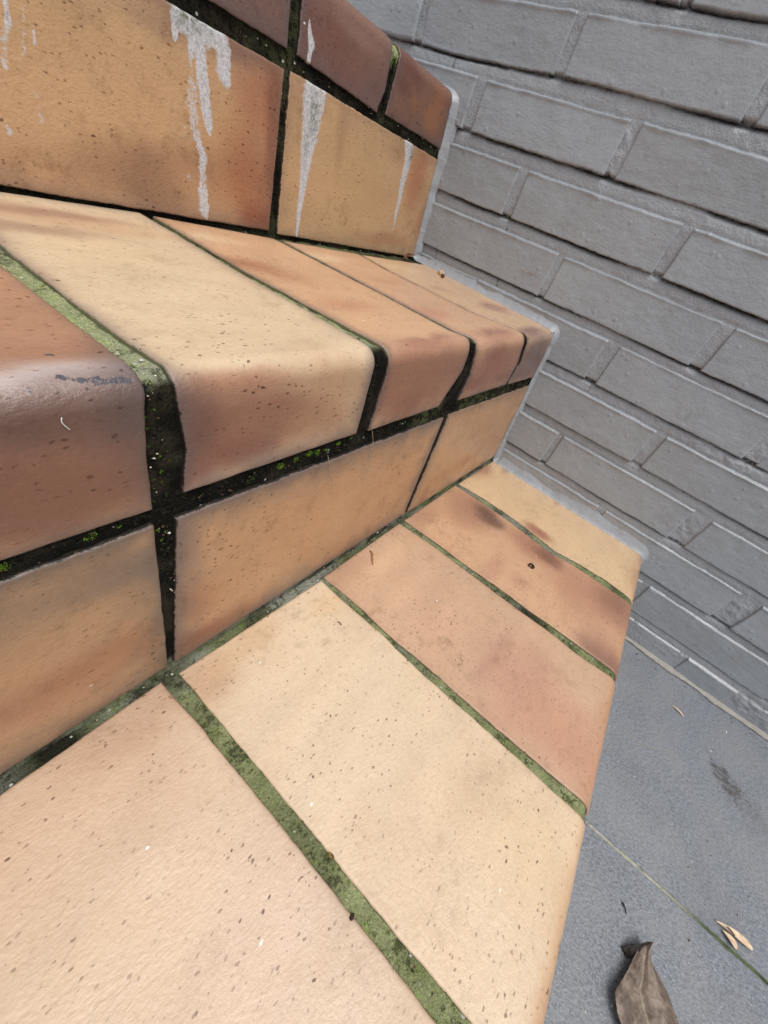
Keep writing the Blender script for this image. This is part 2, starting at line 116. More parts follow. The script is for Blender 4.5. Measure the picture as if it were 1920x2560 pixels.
# ------------------------------------------------------------------ materials
class NT:
    def __init__(s, name):
        s.m = bpy.data.materials.new(name); s.m.use_nodes = True
        s.n = s.m.node_tree.nodes; s.l = s.m.node_tree.links; s.n.clear()
        s.out = s.n.new('ShaderNodeOutputMaterial'); s.b = s.n.new('ShaderNodeBsdfPrincipled')
        s.l.new(s.b.outputs[0], s.out.inputs['Surface'])
        s.geo = s.n.new('ShaderNodeNewGeometry')
        s.pos = s.geo.outputs['Position']
    def set(s, inp, v):
        if hasattr(v, 'is_output') or isinstance(v, bpy.types.NodeSocket): s.l.new(v, inp)
        else: inp.default_value = v
    def mapping(s, scale, rot=(0, 0, 0)):
        n = s.n.new('ShaderNodeMapping'); s.l.new(s.pos, n.inputs[0])
        n.inputs['Scale'].default_value = scale; n.inputs['Rotation'].default_value = rot
        return n.outputs[0]
    def noise(s, scale, detail=4, rough=.6, vec=None, color=False, lac=2.0):
        n = s.n.new('ShaderNodeTexNoise'); s.l.new(vec or s.pos, n.inputs['Vector'])
        n.inputs['Scale'].default_value = scale; n.inputs['Detail'].default_value = detail; n.inputs['Roughness'].default_value = rough
        n.inputs['Lacunarity'].default_value = lac
        return n.outputs['Color' if color else 'Fac']
    def vor(s, scale, vec=None, out='Distance', rand=1.0):
        n = s.n.new('ShaderNodeTexVoronoi'); s.l.new(vec or s.pos, n.inputs['Vector'])
        n.inputs['Scale'].default_value = scale; n.inputs['Randomness'].default_value = rand
        return n.outputs[out] if isinstance(out, str) else [n.outputs[k] for k in out]
    def math(s, op, a, b=None, c=None, clamp=False):
        n = s.n.new('ShaderNodeMath'); n.operation = op; n.use_clamp = clamp
        for i, v in enumerate((a, b, c)):
            if v is not None: s.set(n.inputs[i], v)
        return n.outputs[0]
    def step(s, v, lo, hi, a=0.0, b=1.0):
        n = s.n.new('ShaderNodeMapRange'); n.interpolation_type = 'SMOOTHSTEP'
        s.set(n.inputs['Value'], v)
        if lo > hi: lo, hi, a, b = hi, lo, b, a
        n.inputs['From Min'].default_value = lo; n.inputs['From Max'].default_value = hi
        n.inputs['To Min'].default_value = a; n.inputs['To Max'].default_value = b
        return n.outputs[0]
    def mix(s, f, a, b, mode='MIX'):
        n = s.n.new('ShaderNodeMix'); n.data_type = 'RGBA'; n.blend_type = mode
        s.set(n.inputs[0], f)
        for i, v in ((6, a), (7, b)):
            if isinstance(v, (tuple, list, np.ndarray)): v = tuple(float(q) for q in v[:3]) + (1.0,)
            s.set(n.inputs[i], v)
        return n.outputs[2]
    def attr(s, name, out='Color'):
        n = s.n.new('ShaderNodeAttribute'); n.attribute_name = name; return n.outputs[out]
    def sep(s, c, k):
        n = s.n.new('ShaderNodeSeparateColor'); s.l.new(c, n.inputs[0]); return n.outputs[k]
    def bump(s, h, dist, strength=1.0, prev=None):
        n = s.n.new('ShaderNodeBump'); s.set(n.inputs['Height'], h); n.inputs['Distance'].default_value = dist
        n.inputs['Strength'].default_value = strength
        if prev: s.l.new(prev, n.inputs['Normal'])
        return n.outputs[0]
    def done(s, col, rough, normal=None, spec=0.5):
        if isinstance(col, (tuple, list, np.ndarray)): col = tuple(float(q) for q in col[:3]) + (1.0,)
        s.set(s.b.inputs['Base Color'], col); s.set(s.b.inputs['Roughness'], rough)
        s.b.inputs['Specular IOR Level'].default_value = spec
        if normal: s.l.new(normal, s.b.inputs['Normal'])
        return s.m

def mat_tile():
    t = NT('glazed_clinker_tile')
    col = t.attr('col')
    # broad and fine mottling of the fired clay, drawn out along the extrusion
    lv = t.mapping((.7, 1, 1))
    a = t.noise(26, 3, .6); b = t.noise(300, 3, .7, lv)
    col = t.mix(t.step(a, .36, .68, 0, .17), col, t.mix(1.0, col, (.86, .76, .66), 'MULTIPLY'))
    col = t.mix(t.step(b, .44, .70, 0, .24), col, t.mix(1.0, col, (.74, .66, .60), 'MULTIPLY'))
    # iron specks and pits of several sizes, stretched along the tile
    warp = t.noise(500, 1, .6, color=True)
    def specks(scale, frac, lo, hi, squeeze, rot):
        v = t.mapping(squeeze, rot)
        va = t.n.new('ShaderNodeVectorMath'); va.operation = 'MULTIPLY_ADD'
        t.l.new(warp, va.inputs[0]); va.inputs[1].default_value = (.0016, .0016, .0016); t.l.new(v, va.inputs[2])
        d, c = t.vor(scale, va.outputs[0], ('Distance', 'Color'))
        r = t.sep(c, 'Red')
        size = t.step(t.sep(c, 'Green'), 0, 1, .5, 1.15)
        dd = t.math('DIVIDE', d, size)
        return t.math('MULTIPLY', t.step(dd, hi, lo), t.math('LESS_THAN', r, frac))
    s1 = specks(300, .17, .14, .25, (.62, 1, 1), (0, 0, .10))
    s2 = specks(520, .26, .18, .36, (.5, 1, 1), (0, 0, -.15))
    s3 = specks(90, .04, .03, .056, (.8, 1, 1), (0, .5, .3))
    dens = t.step(t.noise(18, 2, .6), .36, .62, .35, 1.0)
    col = t.mix(t.math('MULTIPLY', s1, t.math('MULTIPLY', dens, .95)), col, t.mix(1.0, col, (.20, .14, .11), 'MULTIPLY'))
    col = t.mix(t.math('MULTIPLY', s2, t.math('MULTIPLY', dens, .8)), col, t.mix(1.0, col, (.32, .24, .20), 'MULTIPLY'))
    col = t.mix(t.math('MULTIPLY', s3, .9), col, t.mix(1.0, col, (.22, .19, .21), 'MULTIPLY'))
    # mortar, algae and dirt creeping raggedly over the edge of the tile
    rn = t.noise(620, 4, .8); rn2 = t.noise(170, 2, .6)
    rm = t.math('ADD', t.math('MULTIPLY', t.attr('rag', 'Fac'), .95), t.math('ADD', t.math('MULTIPLY', t.math('SUBTRACT', rn, .5), 1.0), t.math('MULTIPLY', t.math('SUBTRACT', rn2, .5), .8)))
    rm = t.step(rm, .66, .84)
    col = t.mix(t.math('MULTIPLY', rm, .92), col, t.attr('ragcol'))
    # grime film and the odd pale fleck
    gr = t.math('MULTIPLY', t.step(t.noise(60, 4, .75), .50, .72), t.attr('grime', 'Fac'))
    col = t.mix(gr, col, t.mix(1.0, col, (.62, .60, .55), 'MULTIPLY'))
    fl = specks(120, .03, .05, .11, (.6, 1, 1), (1, 1, 1))
    col = t.mix(fl, col, (.72, .70, .66))
    # dried run of pale wall paint
    dr = t.attr('drip', 'Fac')
    rag = t.noise(330, 4, .75); rag2 = t.noise(90, 2, .6)
    dm = t.math('ADD', dr, t.math('MULTIPLY', t.math('SUBTRACT', rag, .5), 1.3))
    dm = t.math('ADD', dm, t.math('MULTIPLY', t.math('SUBTRACT', rag2, .5), .35))
    dm = t.math('MULTIPLY', t.step(dm, .41, .61), t.step(dr, .25, .95, .55, .96))
    moss = t.attr('drip_moss', 'Fac')
    pc = t.mix(t.step(t.noise(500, 4, .8), .4, .68, 0, .75), lin((.80, .80, .82)), lin((.52, .52, .50)))
    pc = t.mix(t.math('MULTIPLY', moss, t.step(t.noise(260, 5, .8), .38, .60)), pc, lin((.30, .33, .20)))
    col = t.mix(dm, col, pc)
    # small dark blotches on the glossy leading nose
    bl = t.attr('scuff', 'Fac')
    bm = t.step(t.math('ADD', bl, t.math('MULTIPLY', t.math('SUBTRACT', t.noise(160, 4, .7), .5), 1.5)), .5, .62)
    col = t.mix(t.math('MULTIPLY', bm, .85), col, lin((.22, .22, .27)))
    h = t.math('ADD', t.noise(520, 3, .7, lv), t.math('MULTIPLY', dr, .3))
    n = t.bump(h, .0009, .5)
    n = t.bump(t.noise(42, 2, .5), .0016, .25, n)
    ro = t.math('ADD', t.step(a, .3, .7, .27, .40), t.math('MULTIPLY', t.attr('nose_gloss', 'Fac'), -.08))
    ro = t.math('ADD', ro, t.math('MULTIPLY', dm, .3))
    return t.done(col, ro, n, .45)

def mat_grout():
    t = NT('mossy_joint_mortar')
    col = t.attr('col')
    a = t.noise(300, 4, .75); b = t.noise(900, 3, .75); c = t.noise(60, 3, .6)
    blk = t.math('ADD', t.math('MULTIPLY', a, .6), t.math('ADD', t.math('MULTIPLY', b, .4), t.math('MULTIPLY', t.math('SUBTRACT', c, .5), .55)))
    col = t.mix(t.step(blk, .51, .60, 0, .82), col, t.mix(1.0, col, (.16, .16, .14), 'MULTIPLY'))
    col = t.mix(t.step(b, .53, .64, 0, .6), col, t.mix(1.0, col, (2.1, 2.1, 2.0), 'MULTIPLY'))
    lime = t.math('MULTIPLY', t.step(t.noise(150, 3, .6), .52, .62), t.step(t.noise(800, 2, .7), .46, .60))
    col = t.mix(t.math('MULTIPLY', lime, .5), col, t.mix(1.0, col, (1.25, 1.7, .55), 'MULTIPLY'))
    d, cc = t.vor(240, None, ('Distance', 'Color'))
    wht = t.math('MULTIPLY', t.step(d, .30, .14), t.math('LESS_THAN', t.sep(cc, 'Red'), .05))
    col = t.mix(wht, col, (.62, .62, .58))
    n = t.bump(t.math('ADD', t.noise(480, 3, .8), t.math('MULTIPLY', a, .6)), .0034, 1.0)
    return t.done(col, .9, n, .15)

def mat_paint(name, c, gloss=(.36, .55), grain=.0007):
    t = NT(name)
    c = lin(c)
    tint = t.attr('tint', 'Fac')
    col = t.mix(t.step(t.noise(20, 5, .6), .35, .65, 0, .5), c, c * np.array([.88, .87, .86]))
    col = t.mix(t.step(t.noise(160, 4, .7), .45, .7, 0, .35), col, t.mix(1.0, col, (.84, .83, .82), 'MULTIPLY'))
    col = t.mix(t.step(t.noise(9, 4, .65), .45, .70, 0, .30), col, t.mix(1.0, col, (.80, .80, .80), 'MULTIPLY'))
    col = t.mix(t.math('MULTIPLY', t.step(t.noise(34, 4, .75), .60, .70), .35), col, t.mix(1.0, col, (.70, .67, .62), 'MULTIPLY'))
    # raw and dirty places left unpainted in crevices
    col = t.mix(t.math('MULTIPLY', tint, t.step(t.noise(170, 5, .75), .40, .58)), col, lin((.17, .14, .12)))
    d, cc = t.vor(75, None, ('Distance', 'Color'))
    blob = t.math('MULTIPLY', t.step(d, .24, .05), t.math('LESS_THAN', t.sep(cc, 'Red'), .10))
    ddark = t.math('MULTIPLY', t.step(d, .07, .03), t.math('GREATER_THAN', t.sep(cc, 'Green'), .965))
    col = t.mix(ddark, col, (.03, .03, .03))
    n = t.bump(t.noise(420, 3, .65), grain, .6)
    n = t.bump(t.noise(85, 3, .6, t.mapping((1, .5, 1.3))), .0020, .40, n)
    n = t.bump(blob, .0006, .7, n)
    ro = t.step(t.noise(55, 3, .6), .3, .7, gloss[0], gloss[1])
    return t.done(col, ro, n, .65)

def mat_slate():
    t = NT('blue_grey_slate')
    c1, c2 = lin((.53, .55, .58)), lin((.385, .40, .43))
    st = t.mapping((1.3, .8, 1), (0, 0, .62))
    a = t.noise(330, 4, .8, st); b = t.noise(16, 4, .65); g = t.noise(700, 2, .7, st)
    col = t.mix(t.step(a, .40, .60), c1, c2)
    col = t.mix(t.step(b, .40, .60, 0, .38), col, lin((.54, .545, .55)))
    col = t.mix(t.step(g, .56, .68, 0, .65), col, lin((.68, .70, .73)))
    col = t.mix(t.step(t.noise(7, 5, .7), .5, .7, 0, .35), col, lin((.34, .355, .385)))
    d, cc = t.vor(95, None, ('Distance', 'Color'))
    col = t.mix(t.math('MULTIPLY', t.step(d, .09, .04), t.math('LESS_THAN', t.sep(cc, 'Red'), .06)), col, (.70, .70, .70))
    col = t.mix(t.math('MULTIPLY', t.step(d, .07, .03), t.math('GREATER_THAN', t.sep(cc, 'Red'), .96)), col, (.02, .02, .02))
    stn = t.attr('stain', 'Fac')
    sm = t.step(t.math('ADD', stn, t.math('MULTIPLY', t.math('SUBTRACT', t.noise(150, 4, .8, t.mapping((1, .6, 1), (0, 0, .45))), .5), 1.5)), .42, .56)
    col = t.mix(t.math('MULTIPLY', sm, .8), col, lin((.22, .19, .17)))
    col = t.mix(t.step(stn, .1, .9, 0, .35), col, lin((.33, .31, .29)))
    gz = t.attr('algae', 'Fac')
    col = t.mix(t.math('MULTIPLY', gz, t.step(t.noise(150, 5, .7), .4, .62)), col, lin((.31, .34, .24)))
    n = t.bump(a, .0014, 1.0)
    n = t.bump(t.noise(60, 4, .6), .0012, .35, n)
    return t.done(col, t.step(b, .3, .7, .38, .55), n, .5)

def mat_plain(name, c, c2=None, scale=200, rough=.7, bump=.0004, spec=.4, stretch=(1, 1, 1)):
    t = NT(name); c = lin(c); c2 = lin(c2) if c2 is not None else c * .6
    f = t.noise(scale, 5, .7, t.mapping(stretch))
    col = t.mix(t.step(f, .38, .64), c, c2)
    return t.done(col, rough, t.bump(f, bump, .8), spec)

M_TILE = mat_tile(); M_GROUT = mat_grout()
M_BRICK = mat_paint('grey_masonry_paint', (.612, .630, .650), (.20, .34))
M_MORT = mat_paint('grey_painted_mortar', (.615, .630, .650), (.24, .5), .0022)
M_FILLET = mat_paint('pale_grey_sealing_paint', (.600, .615, .635), (.30, .5))
M_SLATE = mat_slate()

# ------------------------------------------------------------------ the stairs' profiles
STEP = {1: dict(r=.014, z0=.1428, sl=0, y0=0, fy=-.1575, fx=0, fl=0, fz=0),
        2: dict(r=.0125, z0=.350, sl=.023, y0=.14, fy=.133, fx=-.0406, fl=.07, fz=.143),
        3: dict(r=.0125, z0=.537, sl=0, y0=0, fy=.371, fx=0, fl=.07, fz=.356)}
def f_top(k, y): p = STEP[k]; return p['z0'] + p['sl'] * (y - p['y0'])
def f_face(k, z, x): p = STEP[k]; return p['fy'] + p['fx'] * x + p['fl'] * (z - p['fz'])
def surf(k, s, x):
    """point and outward normal at profile coordinate s (s<0 on the tread) and x"""
    s, x = np.broadcast_arrays(np.asarray(s, float), np.asarray(x, float))
    p = STEP[k]; r = p['r']
    ya = f_face(k, p['z0'] - r, x) + r; za = f_top(k, ya)
    ph = np.clip(s / r, 0, math.pi / 2)
    sf = np.maximum(s - r * math.pi / 2, 0); st = np.maximum(-s, 0)
    y = ya - r * np.sin(ph) + st; z = za - r + r * np.cos(ph) - sf + (f_top(k, ya + st) - za)
    y = y + p['fl'] * (-sf)
    N = np.stack([np.zeros_like(y), -np.sin(ph), np.cos(ph)], -1)
    return np.stack([x, y, z], -1), N
def s_back(k, yb, x): p = STEP[k]; return -(yb - (f_face(k, p['z0'] - p['r'], x) + p['r']))
def s_bottom(k, zb, x):
    p = STEP[k]; r = p['r']; ya = f_face(k, p['z0'] - r, x) + r
    return r * math.pi / 2 + (f_top(k, ya) - r - zb)

ED = np.array([-1, 0, .00025, .0006, .0011, .0018, .0030])   # distances from a tile edge (-1: skirt)
def edge_drop(d, r=.0016, skirt=.008):
    dd = np.clip(np.where(d < 0, 0, d), 0, r)
    return np.where(d < 0, r + skirt, r - np.sqrt(np.maximum(r * r - (r - dd) ** 2, 0)))

def paint(cfg, S, X, dl, dr, dt, db, seed, rimboost=0.0):
    base = np.array(cfg['base']); col = np.broadcast_to(base, S.shape + (3,)).copy()
    wx = noise(X, S, 28, seed + 3, 3) * .010; ws = noise(X, S, 28, seed + 9, 3) * .008
    for bs, bx, rs, rx, c, w in cfg['blobs']:
        d2 = ((S + ws - bs) / rs) ** 2 + ((X + wx - bx) / rx) ** 2
        f = (w * np.exp(-(d2 / 1.25) ** 1.5))[..., None]
        col = col * (1 - f) + np.array(c) * f
    rc, rw, rr = cfg['rim']
    dm = np.minimum(np.minimum(dl, dr), np.minimum(dt, db))
    nz = noise(X, S, 60, seed + 21, 3)
    rr = rr * (1 + rimboost * .5); f = np.clip(rw * (1 + rimboost * .6), 0, .92) * np.exp(-(np.maximum(dm, 0) / (rr * (1 + .75 * nz))) ** 1.1)
    col = col * (1 - f[..., None]) + np.array(rc) * f[..., None]
    # soft streaks from the firing, running along the tile
    col = col * (1 + .035 * noise(X * .25, S, 60, seed + 5, 3)[..., None])
    c = lin(np.clip(col, 0, 1)); lum = (c @ np.array([.25, .6, .15]))[..., None]
    return (c * .74 + lum * .26) * TILE_ALB
TILE_ALB = 0.85

def stroke_field(strokes, S, X):
    out = np.zeros(S.shape)
    for L in strokes:
        for (a, b) in zip(L[:-1], L[1:]):
            as_, ax, ar, aw = a; bs, bx, br, bw = b
            vs, vx = bs - as_, bx - ax; q = max(vs * vs + vx * vx, 1e-12)
            t = np.clip(((S - as_) * vs + (X - ax) * vx) / q, 0, 1)
            d = np.hypot(S - as_ - t * vs, X - ax - t * vx); r = ar + (br - ar) * t; w = aw + (bw - aw) * t
            f = w * np.clip(1.0 - (d - r * .55) / (r * .75 + .0006), 0, 1)
            out = np.maximum(out, f)
    return out

def tile_grid(sfun, xL, xR, s_list, step, wob):
    """shared by treads and risers: returns S, X and edge distances on a grid"""

def make_tile(name, k, L, Rr, yb0, yb1, zb0, zb1, cfg, parent, seed, step=.0022, drips=None, ls=False, scuff=None, grime=.5):
    """nose / tread tile: L, Rr edge polylines [[s, x]...]; yb back y left/right; zb lower edge z left/right"""
    p = STEP[k]; r = p['r']; arc = r * math.pi / 2
    Ls = np.array(L, float).reshape(-1, 2); Rs = np.array(Rr, float).reshape(-1, 2)
    xm = Ls[:, 1].mean(); xM = Rs[:, 1].mean()
    sb = np.array([s_back(k, yb0, xm), s_back(k, yb1, xM)]); sf = np.array([s_bottom(k, zb0, xm), s_bottom(k, zb1, xM)])
    ntop = max(int((-sb.mean()) / step), 3); nface = max(int((sf.mean() - arc) / step), 3)
    # u axis
    wdt = xM - xm; nu = max(int(wdt / step), 3)
    du = np.concatenate([ED, np.full(nu - 1, np.nan), ED[::-1]])
    fr = np.concatenate([np.zeros(len(ED)), np.arange(1, nu) / nu, np.ones(len(ED))])
    # v axis rows: (kind, value)
    rows = [('b', d) for d in ED] + [('t', i / ntop) for i in range(1, ntop)] + [('a', a) for a in np.linspace(0, arc, 12)] + \
           [('f', i / nface) for i in range(1, nface)] + [('e', d) for d in ED[::-1]]
    S = np.zeros((len(rows), len(fr))); db = np.full(S.shape, 9.); de = np.full(S.shape, 9.)
    bk = sb[0] + (sb[1] - sb[0]) * fr; ft = sf[0] + (sf[1] - sf[0]) * fr
    bk = bk + .0004 * noise(fr * wdt, 0 * fr, 90, seed); ft = ft + .0005 * noise(fr * wdt, 0 * fr + 1, 90, seed)
    for i, (kd, v) in enumerate(rows):
        if kd == 'b': S[i] = bk + max(v, 0); db[i] = v
        elif kd == 't': S[i] = (bk + .003) * (1 - v)
        elif kd == 'a': S[i] = v
        elif kd == 'f': S[i] = arc + (ft - .003 - arc) * v
        else: S[i] = ft - max(v, 0); de[i] = v
    xl = np.interp(S, Ls[:, 0], Ls[:, 1]) if len(Ls) > 1 else np.full(S.shape, Ls[0, 1])
    xr = np.interp(S, Rs[:, 0], Rs[:, 1]) if len(Rs) > 1 else np.full(S.shape, Rs[0, 1])
    xl = xl + .0005 * noise(S, 0 * S + seed, 110, seed + 1); xr = xr + .0005 * noise(S, 0 * S + seed + 4, 110, seed + 2)
    nE = len(ED); X = np.empty(S.shape); dl = np.full(S.shape, 9.); dr = np.full(S.shape, 9.)
    X[:, :] = (xl + .003) * (1 - fr) + (xr - .003) * fr
    for j in range(nE):
        X[:, j] = xl[:, j] + max(ED[j], 0); dl[:, j] = ED[j]
        X[:, -1 - j] = xr[:, -1 - j] - max(ED[j], 0); dr[:, -1 - j] = ED[j]
    P, N = surf(k, S, X)
    sl_, sr_ = X - xl, xr - X
    drop = np.maximum.reduce([edge_drop(dl), edge_drop(dr), edge_drop(db), edge_drop(de)])
    both = (dl < 9) | (dr < 9); both &= (db < 9) | (de < 9)
    bumpy = .00025 * noise(X, S, 35, seed + 31, 3)
    # the nose is very slightly raised where it was pressed
    P = P - N * (drop - bumpy)[..., None]
    ea = np.where(sl_ < 0, 0, sl_); eb = np.where(sr_ < 0, 0, sr_)
    et = S - bk[None, :]; eo = ft[None, :] - S
    facing = np.clip((S + .002) / (arc + .004), 0, 1) if k > 1 else np.zeros(S.shape)
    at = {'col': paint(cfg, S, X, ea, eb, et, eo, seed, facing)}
    at['rag'] = np.exp(-np.minimum(np.minimum(ea, eb), np.minimum(et, eo)) / (.0005 + .0009 * facing * np.clip(1 + noise(X, S, 40, seed + 61, 3), 0, 2)))
    at['ragcol'] = mixc(np.broadcast_to(GREEN2 * .55, S.shape + (3,)), BLACK, np.clip(facing + .45 * (noise(X, S, 70, seed + 62, 2) > .1), 0, 1))
    at['grime'] = np.clip(grime + .6 * noise(X, S, 14, seed + 40, 2), 0, 1)
    at['drip'] = stroke_field(drips, S, X) if drips else np.zeros(S.shape)
    at['drip_moss'] = np.zeros(S.shape)
    at['scuff'] = stroke_field(scuff, S, X) if scuff else np.zeros(S.shape)
    at['nose_gloss'] = np.full(S.shape, 1.0 if scuff else 0.0)
    me = grid_mesh(name, P, at, flip=False)
    return link(name, me, M_TILE, parent)

def make_riser(name, k, TL, BL, BR, TR, cfg, parent, seed, step=.0022, drips=None, grime=.5, moss=None):
    """riser tile; corners as (x, z)"""
    w = ((TR[0] - TL[0]) + (BR[0] - BL[0])) / 2; h = ((TL[1] - BL[1]) + (TR[1] - BR[1])) / 2
    nu, nv = max(int(w / step), 3), max(int(h / step), 3)
    nE = len(ED)
    fu = np.concatenate([np.zeros(nE), np.arange(1, nu) / nu, np.ones(nE)]); fv = np.concatenate([np.zeros(nE), np.arange(1, nv) / nv, np.ones(nE)])
    FU, FV = np.meshgrid(fu, fv)
    xl = TL[0] + (BL[0] - TL[0]) * FV; xr = TR[0] + (BR[0] - TR[0]) * FV
    zt = TL[1] + (TR[1] - TL[1]) * FU; zb = BL[1] + (BR[1] - BL[1]) * FU
    xl = xl + .0005 * noise(zt - FV * h, 0 * FV, 110, seed); xr = xr + .0005 * noise(zt - FV * h, 0 * FV, 110, seed + 1)
    zt = zt + .0006 * noise(xl + FU * w, 0 * FV, 90, seed + 2); zb = zb + .0004 * noise(xl + FU * w, 0 * FV, 90, seed + 3)
    X = (xl + .003) * (1 - FU) + (xr - .003) * FU; Z = (zt - .003) * (1 - FV) + (zb + .003) * FV
    D = np.full((4,) + X.shape, 9.)
    for j in range(nE):
        X[:, j] = xl[:, j] + max(ED[j], 0); D[0][:, j] = ED[j]
        X[:, -1 - j] = xr[:, -1 - j] - max(ED[j], 0); D[1][:, -1 - j] = ED[j]
        Z[j] = zt[j] - max(ED[j], 0); D[2][j] = ED[j]
        Z[-1 - j] = zb[-1 - j] + max(ED[j], 0); D[3][-1 - j] = ED[j]
    drop = np.maximum.reduce([edge_drop(d) for d in D]) - .00025 * noise(X, Z, 35, seed + 31, 3)
    Y = f_face(k, Z, X) + drop
    e4 = [np.maximum(X - xl, 0), np.maximum(xr - X, 0), np.maximum(zt - Z, 0), np.maximum(Z - zb, 0)]
    at = {'col': paint(cfg, Z, X, *e4, seed, .35)}
    at['rag'] = np.exp(-np.minimum(np.minimum(e4[0], e4[1]), np.minimum(e4[2] * 1.6, e4[3])) / (.0010 + .0008 * np.clip(1 + noise(X, Z, 40, seed + 61, 3), 0, 2)))
    at['ragcol'] = np.broadcast_to(BLACK * 1.1, X.shape + (3,)).copy()
    at['nose_gloss'] = np.zeros(X.shape)
    at['grime'] = np.clip(grime + .6 * noise(X, Z, 14, seed + 40, 2), 0, 1)
    at['drip'] = stroke_field(drips, Z, X) if drips else np.zeros(X.shape)
    mz = np.zeros(X.shape)
    if moss:
        for (mx, mzz, rx, rz, w_) in moss: mz = np.maximum(mz, w_ * np.exp(-(((X - mx) / rx) ** 2 + ((Z - mzz) / rz) ** 2)))
    at['drip_moss'] = mz; at['scuff'] = np.zeros(X.shape)
    me = grid_mesh(name, np.stack([X, Y, Z], -1), at)
    return link(name, me, M_TILE, parent)

GREEN, GREEN2, BLACK, GREYJ, EARTH = [lin(c) for c in ((.60, .62, .455), (.475, .50, .345), (.085, .08, .065), (.60, .60, .56), (.30, .27, .21))]
def mixc(a, b, f): return a * (1 - f[..., None]) + b * f[..., None]

def grout_sheet(name, k, x0, x1, yb, s_end, parent, seed, colf, inset=.0022, step=.002, floor_z=None):
    s0 = s_back(k, yb, .3)
    ns = int((s_end - s0) / step); nx = int((x1 - x0) / step)
    S, X = np.meshgrid(np.linspace(s0, s_end, ns), np.linspace(x0, x1, nx), indexing='ij')
    P, N = surf(k, S, X)
    rough = noise(X, S, 200, seed, 4) * .0013 + noise(X, S, 50, seed + 5, 2) * .0005
    ins = inset(S, X) if callable(inset) else inset
    P = P - N * (ins - rough)[..., None]
    me = grid_mesh(name, P, {'col': colf(S, X, P)})
    return link(name, me, M_GROUT, parent)

# ------------------------------------------------------------------ staircase
stairs = empty('staircase', (.25, -.157, 0))
tag(stairs, 'staircase clad in tan and brown clinker tiles with mossy joints against the grey wall', 'staircase')
st = {}
for k in (1, 2, 3):
    pass
TD, TC, RC, DR = DATA['T'], DATA['TC'], DATA['RC'], DATA['drips']
def cfgof(base, rim=(.55, .42, .34), rw=.5, blobs=()): return dict(base=base, rim=[rim, rw, .005], blobs=list(blobs))

def col1(S, X, P):
    y = P[..., 1]; n1 = noise(X, y, 45, 3, 3); n2 = noise(X, y, 16, 4, 2)
    c = mixc(np.broadcast_to(GREEN, S.shape + (3,)), GREEN2, np.clip(.55 + .9 * n1, 0, 1))
    c = mixc(c, GREYJ * .8, np.clip((X - .30) * 2.2 + .8 * n1 + .2, 0, .85) * (y > -.07) )
    c = mixc(c, BLACK * 1.8, np.clip(1.5 * n2 + .12 * (X > .15) - .22, 0, .75))
    # joint under the riser: darker with pale bits
    b = np.clip((y - .105) / .012, 0, 1)
    c = mixc(c, mixc(GREEN2 * .6 + 0 * c, BLACK * 1.3, np.clip(.5 + 1.2 * n1, 0, 1)), b * np.where(X < .08, .95, .55))
    c = mixc(c, GREYJ * 1.2, b * np.clip(n2 * 2 + .1, 0, .7))
    return c
def col2(S, X, P):
    y = P[..., 1]; n1 = noise(X, P[..., 2] + y, 55, 6, 3); n2 = noise(X, P[..., 2] - y, 22, 8, 2)
    c = mixc(np.broadcast_to(GREEN * 1.15, S.shape + (3,)), GREYJ, np.clip(.35 + .9 * n1, 0, 1) * .7)
    c = mixc(c, GREEN2 * .8, np.clip((X - .15) * 3 + n2, 0, .9)); c = mixc(c, BLACK * 1.5, np.clip((X - .28) * 3.5 + n2, 0, .9))
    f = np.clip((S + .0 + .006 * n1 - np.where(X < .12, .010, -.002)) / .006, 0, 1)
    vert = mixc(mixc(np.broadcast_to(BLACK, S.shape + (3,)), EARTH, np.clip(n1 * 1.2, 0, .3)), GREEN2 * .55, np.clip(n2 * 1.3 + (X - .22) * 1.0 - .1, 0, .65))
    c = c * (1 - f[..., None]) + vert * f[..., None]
    lo = np.clip((.1565 - P[..., 2]) / .005, 0, 1)
    c = mixc(c, mixc(mixc(GREYJ * .8 + 0 * c, GREEN2, np.clip(.55 + 1.2 * n2, 0, 1)), BLACK * 1.5, np.clip(.25 + 1.4 * n1, 0, .85)), lo)
    # pale and dark dirt in the corner at the back
    b = np.clip((y - .345) / .012, 0, 1); c = mixc(c, mixc(EARTH + 0 * c, GREEN2, np.clip(.4 + n2, 0, 1)), b * .8)
    return c
def col3(S, X, P):
    n1 = noise(X, P[..., 2], 55, 16, 3); n2 = noise(X, P[..., 2], 22, 18, 2)
    c = mixc(mixc(np.broadcast_to(BLACK * 1.2, S.shape + (3,)), EARTH, np.clip(n1 * 1.4, 0, .5)), GREEN2 * .7, np.clip(n2 * 1.2, 0, .25))
    top = np.clip((P[..., 2] - .516) / .008, 0, 1) * (S > 0)
    c = mixc(c, BLACK, np.clip((.36 - X) * 6, 0, .75) * (P[..., 1] < .395))
    return mixc(c, GREEN * 1.3, top * .8 * (X > .4))

arc2 = STEP[2]['r'] * math.pi / 2
# each step: an Empty's worth of tiles under one mortar core mesh
core = {}
core[1] = grout_sheet('step', 1, -.95, XE - .001, .140, STEP[1]['r'] * 1.57 + .130, stairs, 11, col1, inset=.0020, step=.0025)
core[2] = grout_sheet('step', 2, -.95, XE - .001, .400, s_bottom(2, .138, .3), stairs, 12, col2,
                      inset=lambda S, X: np.where(S > arc2 + .043, .0028, .0030), step=.0025)
core[3] = grout_sheet('step', 3, -.95, XE - .001, .640, s_bottom(3, .345, .3), stairs, 13, col3, inset=.0026, step=.0025)

